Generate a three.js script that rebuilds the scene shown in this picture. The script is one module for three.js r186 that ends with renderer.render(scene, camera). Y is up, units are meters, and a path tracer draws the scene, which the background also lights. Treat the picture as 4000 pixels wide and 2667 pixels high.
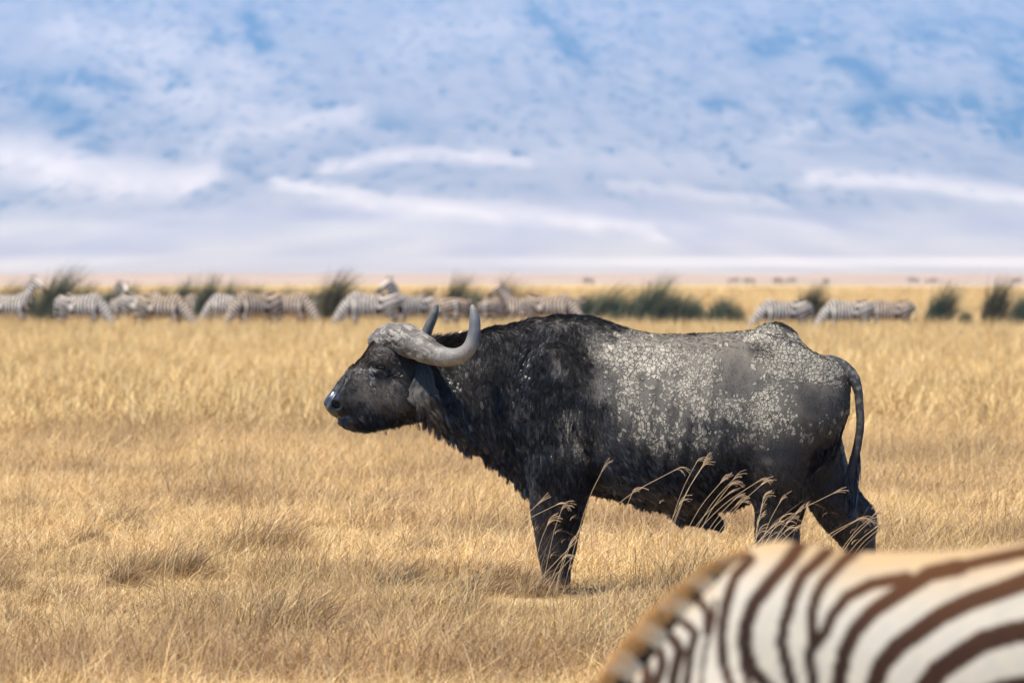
import * as THREE from 'three';
import { Sky } from 'three/addons/objects/Sky.js';
import { mergeGeometries } from 'three/addons/utils/BufferGeometryUtils.js';

// ---------------------------------------------------------------- camera, sky, sun, exposure
const D = 31.1, PX = 0.0014, HORIZON = 1050, EYE = 1.76;        // focus distance, metres per photo pixel at that distance, horizon row, eye height
const scene = new THREE.Scene();
const camera = new THREE.PerspectiveCamera(6.871, 1024 / 682, 0.5, 40000);
camera.position.set(0, EYE, D);
camera.rotation.x = -Math.atan((1333.5 - HORIZON) * PX / D);
camera.focus = D - 0.22;
camera.userData.fStop = 5.1;
const renderer = new THREE.WebGLRenderer();
renderer.toneMapping = THREE.LinearToneMapping;
renderer.toneMappingExposure = 1.75;
renderer.shadowMap.enabled = true;
const sunDir = new THREE.Vector3(-0.26, 0.92, 0.29).normalize();
const sky = new Sky();
sky.name = 'sky';
sky.scale.setScalar(30000);
sky.material.uniforms.sunPosition.value.copy(sunDir);
sky.material.uniforms.turbidity.value = 5;
sky.material.uniforms.rayleigh.value = 0.8;
sky.material.uniforms.mieCoefficient.value = 0.004;
sky.userData.kind = 'structure';
scene.add(sky);
scene.environmentIntensity = 0.155;
const sun = new THREE.DirectionalLight(new THREE.Color(1, 0.915, 0.77), 4.8);
sun.position.copy(sunDir).multiplyScalar(60);
sun.castShadow = true;
sun.shadow.mapSize.set(4096, 4096);
Object.assign(sun.shadow.camera, { left: -12, right: 12, top: 12, bottom: -12, near: 1, far: 160 });
sun.shadow.radius = 2;
scene.add(sun, sun.target);
scene.fog = new THREE.FogExp2(new THREE.Color().setRGB(0.28, 0.55, 0.95), 9.5e-5);

// ---------------------------------------------------------------- helpers
let seed = 12345;
const rnd = () => { seed = (seed + 0x6d2b79f5) | 0; let t = Math.imul(seed ^ (seed >>> 15), 1 | seed); t = (t + Math.imul(t ^ (t >>> 7), 61 | t)) ^ t; return ((t ^ (t >>> 14)) >>> 0) / 4294967296; };
const rr = (a, b) => a + (b - a) * rnd();
const clamp = (x, a = 0, b = 1) => (x < a ? a : x > b ? b : x);
const lerp = (a, b, t) => a + (b - a) * t;
const ss = (a, b, x) => { const t = clamp((x - a) / (b - a)); return t * t * (3 - 2 * t); };
const hash3 = (x, y, z) => { let h = Math.imul(x, 374761393) ^ Math.imul(y, 668265263) ^ Math.imul(z, 2147483647 ^ 0x5bd1e995); h = Math.imul(h ^ (h >>> 13), 1274126177); h ^= h >>> 16; return (h >>> 0) / 4294967296; };
function noise(x, y, z = 0) {
  const ix = Math.floor(x), iy = Math.floor(y), iz = Math.floor(z), fx = x - ix, fy = y - iy, fz = z - iz;
  const u = fx * fx * (3 - 2 * fx), v = fy * fy * (3 - 2 * fy), w = fz * fz * (3 - 2 * fz);
  const a = lerp(lerp(hash3(ix, iy, iz), hash3(ix + 1, iy, iz), u), lerp(hash3(ix, iy + 1, iz), hash3(ix + 1, iy + 1, iz), u), v);
  const b = lerp(lerp(hash3(ix, iy, iz + 1), hash3(ix + 1, iy, iz + 1), u), lerp(hash3(ix, iy + 1, iz + 1), hash3(ix + 1, iy + 1, iz + 1), u), v);
  return lerp(a, b, w);
}
function fbm(x, y, z = 0, o = 4) { let s = 0, a = 0.5, n = 0; for (let i = 0; i < o; i++) { s += a * noise(x, y, z); n += a; a *= 0.5; x = x * 2.03 + 17.1; y = y * 2.03 + 5.3; z = z * 2.03 + 9.7; } return s / n; }
// photo pixel at depth d (metres in front of the camera) -> world
const at = (px, py, d) => { const k = PX * d / D; return [(px - 2000) * k, EYE - (py - HORIZON) * k, D - d]; };
const UX = (px) => (px - 2000) * PX, UY = (py) => EYE - (py - HORIZON) * PX;
// the plain dips a little between the buffalo and the herd
const dip = (d) => -0.2 * ss(45, 150, d) + 0.16 * ss(230, 600, d);
const groundY = (x, z) => { const d = D - z; return dip(d) + (d < 90 ? (fbm(x * 0.55, z * 0.55, 3, 3) - 0.5) * 0.12 * (1 - ss(50, 90, d)) : 0); };

const names = {};
function named(o, name) { const n = (names[name] = (names[name] ?? -1) + 1); o.name = n ? name + '_' + String(n).padStart(3, '0') : name; return o; }
function thing(o, name, label, category, group, kind) {
  named(o, name); o.userData.label = label; o.userData.category = category;
  if (group) o.userData.group = group;
  if (kind) o.userData.kind = kind;
  scene.add(o); return o;
}
function structure(o, name) { o.name = name; o.userData.kind = 'structure'; scene.add(o); return o; }
const shade = (o) => o.traverse((m) => { if (m.isMesh) { m.castShadow = m.receiveShadow = true; } });
function part(geo, mat, name, parent) { const m = new THREE.Mesh(geo, mat); m.name = name; parent.add(m); return m; }

// ---- implicit bodies: smooth union of lofts, tapered capsules and ellipsoids, meshed by sparse surface nets
function curve(pts) {                       // [[x, a, b, ...]] -> table lookup with smooth interpolation
  const n = pts.length, w = pts[0].length - 1, x0 = pts[0][0], x1 = pts[n - 1][0], N = 1200, tab = new Float32Array((N + 1) * w);
  for (let i = 0; i <= N; i++) {
    const x = x0 + (x1 - x0) * i / N; let k = 0; while (k < n - 2 && x > pts[k + 1][0]) k++;
    const p1 = pts[k], p2 = pts[k + 1], p0 = pts[Math.max(0, k - 1)], p3 = pts[Math.min(n - 1, k + 2)], h = p2[0] - p1[0], t = (x - p1[0]) / h;
    for (let c = 0; c < w; c++) {
      const d0 = k > 0 ? (p2[c + 1] - p0[c + 1]) / (p2[0] - p0[0]) * h : p2[c + 1] - p1[c + 1], d1 = k < n - 2 ? (p3[c + 1] - p1[c + 1]) / (p3[0] - p1[0]) * h : p2[c + 1] - p1[c + 1];
      const t2 = t * t, t3 = t2 * t;
      tab[i * w + c] = (2 * t3 - 3 * t2 + 1) * p1[c + 1] + (t3 - 2 * t2 + t) * d0 + (-2 * t3 + 3 * t2) * p2[c + 1] + (t3 - t2) * d1;
    }
  }
  return { x0, x1, get(x, c) { const f = clamp((x - x0) / (x1 - x0)) * N, i = Math.min(N - 1, Math.floor(f)), t = f - i; return tab[i * w + c] * (1 - t) + tab[(i + 1) * w + c] * t; } };
}
// stations: [x, top, bottom, half width, z centre]; egg > 0 makes the upper part narrower
function loft(stations, egg = 0.12, pow = 2) {
  const c = curve(stations.map((s) => [s[0], s[1], s[2], s[3], s[4] ?? 0]));
  const fn = (x, y, z) => {
    const xe = clamp(x, c.x0, c.x1), t = c.get(xe, 0), b = c.get(xe, 1), cy = (t + b) / 2, hh = Math.max(0.004, (t - b) / 2), v = (y - cy) / hh;
    const w = Math.max(0.004, c.get(xe, 2) * (1 - egg * clamp(v, -1, 1))), u = (z - c.get(xe, 3)) / w;
    const q = pow === 2 ? Math.sqrt(v * v + u * u) : Math.pow(Math.pow(Math.abs(v), pow) + Math.pow(Math.abs(u), pow), 1 / pow);
    const d = (q - 1) * Math.min(hh, w);
    return xe === x ? d : Math.sqrt(Math.max(d, 0) ** 2 + (x - xe) ** 2);
  };
  const mid = [(c.x0 + c.x1) / 2, (Math.max(...stations.map((s) => s[1])) + Math.min(...stations.map((s) => s[2]))) / 2, 0];
  fn.bound = [...mid, Math.max(...stations.map((s) => Math.hypot(s[0] - mid[0], Math.max(s[1] - mid[1], mid[1] - s[2]), s[3] + Math.abs(s[4] ?? 0)))) + 0.02];
  return fn;
}
// joints [x, y, z, r]; flat > 1 makes the limb thinner across z
function chain(j0, flat = 1) {
  // resample along a smooth curve so that limbs swell and taper without kinks
  let j = j0;
  if (j0.length > 2 && j0.length < 20) { j = []; for (let i = 0; i + 1 < j0.length; i++) { const p0 = j0[Math.max(0, i - 1)], p1 = j0[i], p2 = j0[i + 1], p3 = j0[Math.min(j0.length - 1, i + 2)]; for (let k = 0; k < 4; k++) { const t = k / 4, t2 = t * t, t3 = t2 * t; j.push([0, 1, 2, 3].map((c) => 0.5 * (2 * p1[c] + (p2[c] - p0[c]) * t + (2 * p0[c] - 5 * p1[c] + 4 * p2[c] - p3[c]) * t2 + (3 * p1[c] - p0[c] - 3 * p2[c] + p3[c]) * t3))); } } j.push(j0[j0.length - 1]); }
  const s = [];
  for (let i = 0; i + 1 < j.length; i++) { const a = j[i], b = j[i + 1], dx = b[0] - a[0], dy = b[1] - a[1], dz = (b[2] - a[2]) * flat; s.push([a[0], a[1], a[2] * flat, dx, dy, dz, a[3], b[3] - a[3], 1 / Math.max(1e-9, dx * dx + dy * dy + dz * dz)]); }
  const fn = (x, y, z) => {
    let m = 1e9; z *= flat;
    for (let i = 0; i < s.length; i++) {
      const q = s[i], px = x - q[0], py = y - q[1], pz = z - q[2]; let t = (px * q[3] + py * q[4] + pz * q[5]) * q[8]; t = t < 0 ? 0 : t > 1 ? 1 : t;
      const ex = px - q[3] * t, ey = py - q[4] * t, ez = pz - q[5] * t, d = Math.sqrt(ex * ex + ey * ey + ez * ez) - q[6] - q[7] * t;
      const h = 0.5 + 0.5 * (m - d) / 0.02; m = h <= 0 ? m : h >= 1 ? d : m * (1 - h) + d * h - 0.02 * h * (1 - h);
    }
    return m;
  };
  const c = [0, 1, 2].map((a) => (Math.min(...j.map((q) => q[a])) + Math.max(...j.map((q) => q[a]))) / 2);
  fn.bound = [...c, Math.max(...j.map((q) => Math.hypot(q[0] - c[0], q[1] - c[1], q[2] - c[2]) + q[3])) + 0.02];
  return fn;
}
function ball(cx, cy, cz, rx, ry, rz, turn = 0) {
  const c = Math.cos(turn), s = Math.sin(turn);
  const fn = (x, y, z) => {
    const ax = x - cx, ay = y - cy, dx = (ax * c + ay * s) / rx, dy = (-ax * s + ay * c) / ry, dz = (z - cz) / rz, k0 = Math.sqrt(dx * dx + dy * dy + dz * dz), k1 = Math.sqrt((dx / rx) ** 2 + (dy / ry) ** 2 + (dz / rz) ** 2);
    return k1 < 1e-6 ? -Math.min(rx, ry, rz) : k0 * (k0 - 1) / k1;
  };
  fn.bound = [cx, cy, cz, Math.max(rx, ry, rz)];
  return fn;
}
// list of [sdf, blend, sign]: sign -1 carves
function blend(list) {
  return (x, y, z) => {
    let m = list[0][0](x, y, z);
    for (let i = 1; i < list.length; i++) {
      const k = list[i][1], b = list[i][0].bound;
      if (b) { const dx = x - b[0], dy = y - b[1], dz = z - b[2], far = b[3] + k + (list[i][2] === -1 ? Math.max(0, -m) : Math.max(m, 0)); if (dx * dx + dy * dy + dz * dz > far * far && (m < 0.3 || list[i][2] === -1)) continue; }
      if (list[i][2] === -1) { const d = -list[i][0](x, y, z), h = clamp(0.5 - 0.5 * (m - d) / k); m = lerp(m, d, h) + k * h * (1 - h); }
      else { const d = list[i][0](x, y, z), h = clamp(0.5 + 0.5 * (m - d) / k); m = lerp(m, d, h) - k * h * (1 - h); }
    }
    return m;
  };
}
function netMesh(f, lo, hi, cell) {
  const B = 8, n = [0, 1, 2].map((i) => Math.ceil((hi[i] - lo[i]) / cell / B)), blocks = new Map(), R = B * cell * 0.87 * 1.5, S = B + 1;
  const key = (a, b, c) => (a * 4096 + b) * 4096 + c;
  for (let a = 0; a < n[0]; a++) for (let b = 0; b < n[1]; b++) for (let c = 0; c < n[2]; c++) {
    const ox = lo[0] + a * B * cell, oy = lo[1] + b * B * cell, oz = lo[2] + c * B * cell, h = B * cell / 2;
    if (Math.abs(f(ox + h, oy + h, oz + h)) > R) continue;
    const v = new Float32Array(S * S * S); let neg = 0;
    for (let i = 0, q = 0; i < S; i++) for (let j = 0; j < S; j++) for (let k = 0; k < S; k++, q++) { v[q] = f(ox + i * cell, oy + j * cell, oz + k * cell); if (v[q] < 0) neg++; }
    if (neg && neg < S * S * S) blocks.set(key(a, b, c), { v, id: new Int32Array(B * B * B).fill(-1), a, b, c });
  }
  const pos = [], idx = [];
  for (const bl of blocks.values()) for (let i = 0; i < B; i++) for (let j = 0; j < B; j++) for (let k = 0; k < B; k++) {
    const v = bl.v, q = (i * S + j) * S + k, g = [v[q], v[q + S * S], v[q + S], v[q + S * S + S], v[q + 1], v[q + S * S + 1], v[q + S + 1], v[q + S * S + S + 1]];
    let m = 0; for (let c = 0; c < 8; c++) if (g[c] < 0) m |= 1 << c;
    if (m === 0 || m === 255) continue;
    let x = 0, y = 0, z = 0, e = 0;
    const edge = (p, r) => { if ((g[p] < 0) === (g[r] < 0)) return; const t = g[p] / (g[p] - g[r]); x += lerp(p & 1, r & 1, t); y += lerp((p >> 1) & 1, (r >> 1) & 1, t); z += lerp(p >> 2, r >> 2, t); e++; };
    edge(0, 1); edge(2, 3); edge(4, 5); edge(6, 7); edge(0, 2); edge(1, 3); edge(4, 6); edge(5, 7); edge(0, 4); edge(1, 5); edge(2, 6); edge(3, 7);
    bl.id[(i * B + j) * B + k] = pos.length / 3;
    pos.push(lo[0] + (bl.a * B + i + x / e) * cell, lo[1] + (bl.b * B + j + y / e) * cell, lo[2] + (bl.c * B + k + z / e) * cell);
  }
  const cellId = (i, j, k) => { const a = Math.floor(i / B), b = Math.floor(j / B), c = Math.floor(k / B), bl = blocks.get(key(a, b, c)); return bl ? bl.id[((i - a * B) * B + j - b * B) * B + k - c * B] : -1; };
  const quad = (p, q, r, s, flip) => { if (p < 0 || q < 0 || r < 0 || s < 0) return; if (flip) idx.push(p, r, q, p, s, r); else idx.push(p, q, r, p, r, s); };
  for (const bl of blocks.values()) for (let i = 0; i < B; i++) for (let j = 0; j < B; j++) for (let k = 0; k < B; k++) {
    const v = bl.v, q = (i * S + j) * S + k, I = bl.a * B + i, J = bl.b * B + j, K = bl.c * B + k, s = v[q] < 0;
    if (s !== (v[q + S * S] < 0)) quad(cellId(I, J - 1, K - 1), cellId(I, J, K - 1), cellId(I, J, K), cellId(I, J - 1, K), !s);
    if (s !== (v[q + S] < 0)) quad(cellId(I - 1, J, K - 1), cellId(I, J, K - 1), cellId(I, J, K), cellId(I - 1, J, K), s);
    if (s !== (v[q + 1] < 0)) quad(cellId(I - 1, J - 1, K), cellId(I, J - 1, K), cellId(I, J, K), cellId(I - 1, J, K), !s);
  }
  const g = new THREE.BufferGeometry();
  g.setAttribute('position', new THREE.BufferAttribute(new Float32Array(pos), 3));
  g.setIndex(new THREE.BufferAttribute(new Uint32Array(idx), 1));
  g.computeVertexNormals();
  return g;
}
function paint(g, fn) {                     // fn(x, y, z, nx, ny, nz, out) -> linear base colour per vertex
  const p = g.attributes.position, n = g.attributes.normal, c = new Float32Array(p.count * 3), o = [0, 0, 0];
  for (let i = 0; i < p.count; i++) { fn(p.getX(i), p.getY(i), p.getZ(i), n.getX(i), n.getY(i), n.getZ(i), o, i); c[i * 3] = o[0]; c[i * 3 + 1] = o[1]; c[i * 3 + 2] = o[2]; }
  g.setAttribute('color', new THREE.BufferAttribute(c, 3)); return g;
}
// F1, F2 and the id of the nearest point of a jittered lattice
const cellOut = [0, 0, 0];
function cells(x, y, z) {
  const ix = Math.floor(x), iy = Math.floor(y), iz = Math.floor(z); let f1 = 9, f2 = 9, id = 0;
  for (let a = -1; a < 2; a++) for (let b = -1; b < 2; b++) for (let c = -1; c < 2; c++) {
    const X = ix + a, Y = iy + b, Z = iz + c, h = hash3(X, Y, Z), dx = X + h - x, dy = Y + hash3(Y, Z, X + 7) - y, dz = Z + hash3(Z, X, Y + 13) - z, d = Math.sqrt(dx * dx + dy * dy + dz * dz);
    if (d < f1) { f2 = f1; f1 = d; id = h; } else if (d < f2) f2 = d;
  }
  cellOut[0] = f1; cellOut[1] = f2; cellOut[2] = (id * 7919.13) % 1;
}
const std = (o) => new THREE.MeshStandardMaterial(o);

// ---------------------------------------------------------------- the crater floor and the far crater wall
const straw = [0.50, 0.36, 0.165];
{
  // ground: rows by distance, columns spread with distance; straw litter near, pinkish, then pale plain far
  const rows = [], cols = 241; for (let d = 6; d < 60; d += 0.45) rows.push(d);
  for (let d = 60; d < 3300; d *= 1.02) rows.push(d);
  const pos = [], col = [], idx = [];
  rows.forEach((d, r) => {
    for (let c = 0; c < cols; c++) {
      const u = (c / (cols - 1) * 2 - 1), x = u * (5 + d * 0.3), z = D - d;
      pos.push(x, groundY(x, z), z);
      // straw litter on the near plain; farther out a duller pinkish tone and then pale alkali flats, each with a ragged edge
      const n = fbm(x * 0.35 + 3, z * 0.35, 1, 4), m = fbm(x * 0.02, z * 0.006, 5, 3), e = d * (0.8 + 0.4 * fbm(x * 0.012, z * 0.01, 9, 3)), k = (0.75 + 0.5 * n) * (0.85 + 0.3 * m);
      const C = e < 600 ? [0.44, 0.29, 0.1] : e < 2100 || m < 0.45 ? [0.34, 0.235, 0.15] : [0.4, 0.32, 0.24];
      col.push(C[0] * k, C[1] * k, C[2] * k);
      if (r && c) { const i = r * cols + c; idx.push(i, i - cols, i - 1, i - 1, i - cols, i - cols - 1); }
    }
  });
  const g = new THREE.BufferGeometry();
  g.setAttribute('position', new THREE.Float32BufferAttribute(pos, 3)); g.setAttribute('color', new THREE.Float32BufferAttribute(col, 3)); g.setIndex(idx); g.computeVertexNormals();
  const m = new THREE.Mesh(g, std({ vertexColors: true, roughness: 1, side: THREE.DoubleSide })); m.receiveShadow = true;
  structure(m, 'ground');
}
{
  // crater wall: a long slope of dry grass, bare dust and bush, 3 to 11 km away
  const base = curve([[3000, 0], [3800, 4], [4600, 15], [5400, 36], [6100, 68], [6800, 125], [7500, 205], [8200, 305], [9000, 440], [10000, 600], [11200, 780]]);
  const rise = (d) => base.get(d, 0);
  const hit = (px, py) => { const a = (HORIZON - py) * PX / D; let d = 3050; while (d < 11000 && (rise(d) + 0 - EYE) / d < a) d += 20; return [(px - 2000) * PX / D * d, rise(d)]; };
  // bands of bleached grass and bare dust on the slope, and darker patches of bush, all placed on the slope itself: [points, half width in photo pixels, strength]
  const lane = (pts, w, s, fuzz = 1) => { const P = pts.map(([a, b]) => hit(a, b)), m = hit(pts[0][0], pts[0][1] - w)[1] - P[0][1]; return { P, w: Math.max(1.2, m) * 1.35, s, fuzz }; };
  const pale = [
    lane([[-300, 560], [0, 610], [250, 668], [520, 712], [760, 706]], 46, 1), lane([[1120, 712], [1500, 785], [1800, 815], [2100, 850], [2400, 885], [2560, 905]], 26, 0.95), lane([[1280, 655], [1480, 615], [1640, 592], [1830, 612], [2000, 640]], 22, 0.75),
    lane([[930, 525], [1130, 492], [1370, 440]], 34, 0.55), lane([[3180, 700], [3560, 715], [3760, 752], [4050, 780], [4500, 800]], 30, 0.8), lane([[3020, 560], [3240, 478]], 16, 0.4), lane([[2380, 722], [2720, 765], [3050, 790]], 18, 0.4),
    lane([[2640, 900], [2900, 870], [3200, 890]], 22, 0.3), lane([[500, 300], [900, 400], [1150, 470]], 50, 0.45), lane([[200, 130], [520, 170], [700, 215]], 46, 0.45), lane([[850, 250], [1050, 330]], 46, 0.4), lane([[400, 720], [750, 610], [900, 560]], 40, 0.4),
    lane([[1600, 180], [1750, 130], [1950, 120]], 60, 0.3), lane([[2050, 620], [2600, 640], [3300, 640]], 50, 0.25),
  ];
  const bush = [
    lane([[120, 400], [200, 440], [290, 500]], 46, 1), lane([[250, 480], [360, 560], [400, 610]], 26, 0.7), lane([[0, 300], [130, 330], [260, 320]], 34, 0.6), lane([[340, 310], [430, 330], [540, 360]], 22, 0.75), lane([[800, 90], [880, 190]], 18, 0.7), lane([[960, 50], [1070, 180]], 22, 0.75),
    lane([[2080, 60], [2180, 130], [2300, 250]], 34, 0.6), lane([[2990, 170], [3180, 150]], 40, 0.6), lane([[3290, 250], [3380, 280], [3420, 330]], 40, 0.75), lane([[3400, 440], [3560, 400], [3690, 420]], 36, 0.9), lane([[3780, 400], [3900, 480]], 34, 0.7),
    lane([[3600, 150], [3800, 130], [4050, 170]], 50, 0.6), lane([[3940, 250], [3990, 420], [4000, 520]], 50, 0.7), lane([[2810, 410], [2850, 420]], 20, 0.9), lane([[700, 310], [740, 330]], 22, 0.8), lane([[860, 660], [960, 670]], 22, 0.5), lane([[620, 600], [720, 620]], 22, 0.6),
    lane([[1280, 400], [1340, 400]], 16, 0.6), lane([[1420, 440], [1640, 520]], 22, 0.5), lane([[2340, 600], [2420, 605]], 10, 0.7), lane([[1990, 602], [2020, 605]], 10, 0.7), lane([[1000, 708], [1100, 690], [1240, 690]], 9, 0.5), lane([[60, 770], [120, 775]], 14, 0.4), lane([[2880, 590], [2960, 640]], 12, 0.4),
  ];
  const near = (list, x, h) => {
    let s = 0;
    for (const l of list) { let m = 1e9; for (let i = 0; i + 1 < l.P.length; i++) { const [ax, ay] = l.P[i], [bx, by] = l.P[i + 1], dx = bx - ax, dy = by - ay, t = clamp(((x - ax) * dx + (h - ay) * dy) / (dx * dx + dy * dy)), e = Math.hypot(x - ax - dx * t, (h - ay - dy * t)); if (e < m) m = e; } const v = l.s * Math.exp(-(m * m) / (l.w * l.w)); if (v > s) s = v; }
    return s;
  };
  const cols = 620, rows = 420, pos = [], col = [], idx = [];
  for (let r = 0; r < rows; r++) {
    const d = 2950 + (11200 - 2950) * Math.pow(r / (rows - 1), 0.85);
    for (let c = 0; c < cols; c++) {
      const u = (c / (cols - 1) * 2 - 1), x = u * (d * 0.105 + 300), h0 = d < 3000 ? -4 : rise(d), amp = ss(20, 260, h0);
      // gullies run down the slope, slanting to the right on the left side
      const sx = x + h0 * lerp(0.8, 0.2, ss(-1500, 1500, x)), ridge = 1 - Math.abs(2 * fbm(sx * 0.006, h0 * 0.0012 + 4, 2, 4) - 1);
      const y = h0 + amp * (ridge * 26 - 18 + (fbm(x * 0.02, d * 0.01, 7, 3) - 0.5) * 9);
      pos.push(x, y, D - d);
      const f1 = fbm(sx * 0.012, h0 * 0.016 + 30, 1, 4), f2 = fbm((x + h0 * 0.3) * 0.045, h0 * 0.075, 8, 4), f3 = fbm(x * 0.012, h0 * 0.05, 12, 3);

      const line = 66 + 26 * (fbm(x * 0.004, 3.3, 1, 2) - 0.5) - 14 * ss(0, 500, x);
      const up = ss(line - 16, line + 30, h0 + (f1 - 0.5) * 46);
      let veg = up * clamp(ss(0.36, 0.74, f1 * 0.38 + f2 * 0.62 + 0.03 * ss(150, 420, h0) + 0.08 * ss(0, 700, x)) * 0.3 + 0.18);
      // single bushes and trees dotted over the slope
      cells(x / 17 + f1 * 2, h0 / 12, 0.5); const dot = (1 - ss(0.2, 0.5, cellOut[0])) * (cellOut[2] < 0.2 + 0.7 * ss(0.35, 0.65, f1) ? 1 : 0); veg = clamp(veg + up * dot * 0.32);
      const b = near(bush, x + (f1 - 0.5) * 60, h0 + (f2 - 0.5) * 26), p = near(pale, x + (f1 - 0.5) * 90, h0 + (f2 - 0.5) * 10) * (0.3 + 0.65 * f2);
      veg = clamp(veg + b * (0.3 + 0.7 * f2) - p * 0.8);
      // soil and grass under the bush: bleached straw above, greyer dusty flats below
      const k = 0.86 + 0.3 * f1, st = (1 - up) * (f3 - 0.5) * 0.7;
      let R = lerp(0.345, 0.325, up) * k + st * 0.3, G = lerp(0.285, 0.265, up) * k + st * 0.25, B = lerp(0.215, 0.19, up) * k + st * 0.1;
      const pp = clamp(p); R = lerp(R, 0.62, pp); G = lerp(G, 0.5, pp); B = lerp(B, 0.35, pp);
      const strip = ss(2, 4.5, h0) * (1 - ss(9, 13, h0)) * (0.2 + 0.8 * ss(-100, 160, x)); R = lerp(R, 0.6, strip * 0.5); G = lerp(G, 0.49, strip * 0.5); B = lerp(B, 0.36, strip * 0.5);
      R = lerp(R, 0.045, veg); G = lerp(G, 0.075, veg); B = lerp(B, 0.075, veg);
      col.push(R, G, B);
      if (r && c) { const i = r * cols + c; idx.push(i, i - cols, i - 1, i - 1, i - cols, i - cols - 1); }
    }
  }
  const g = new THREE.BufferGeometry();
  g.setAttribute('position', new THREE.Float32BufferAttribute(pos, 3)); g.setAttribute('color', new THREE.Float32BufferAttribute(col, 3)); g.setIndex(idx); g.computeVertexNormals();
  structure(new THREE.Mesh(g, std({ vertexColors: true, roughness: 1, side: THREE.DoubleSide })), 'hills');
}

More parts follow.
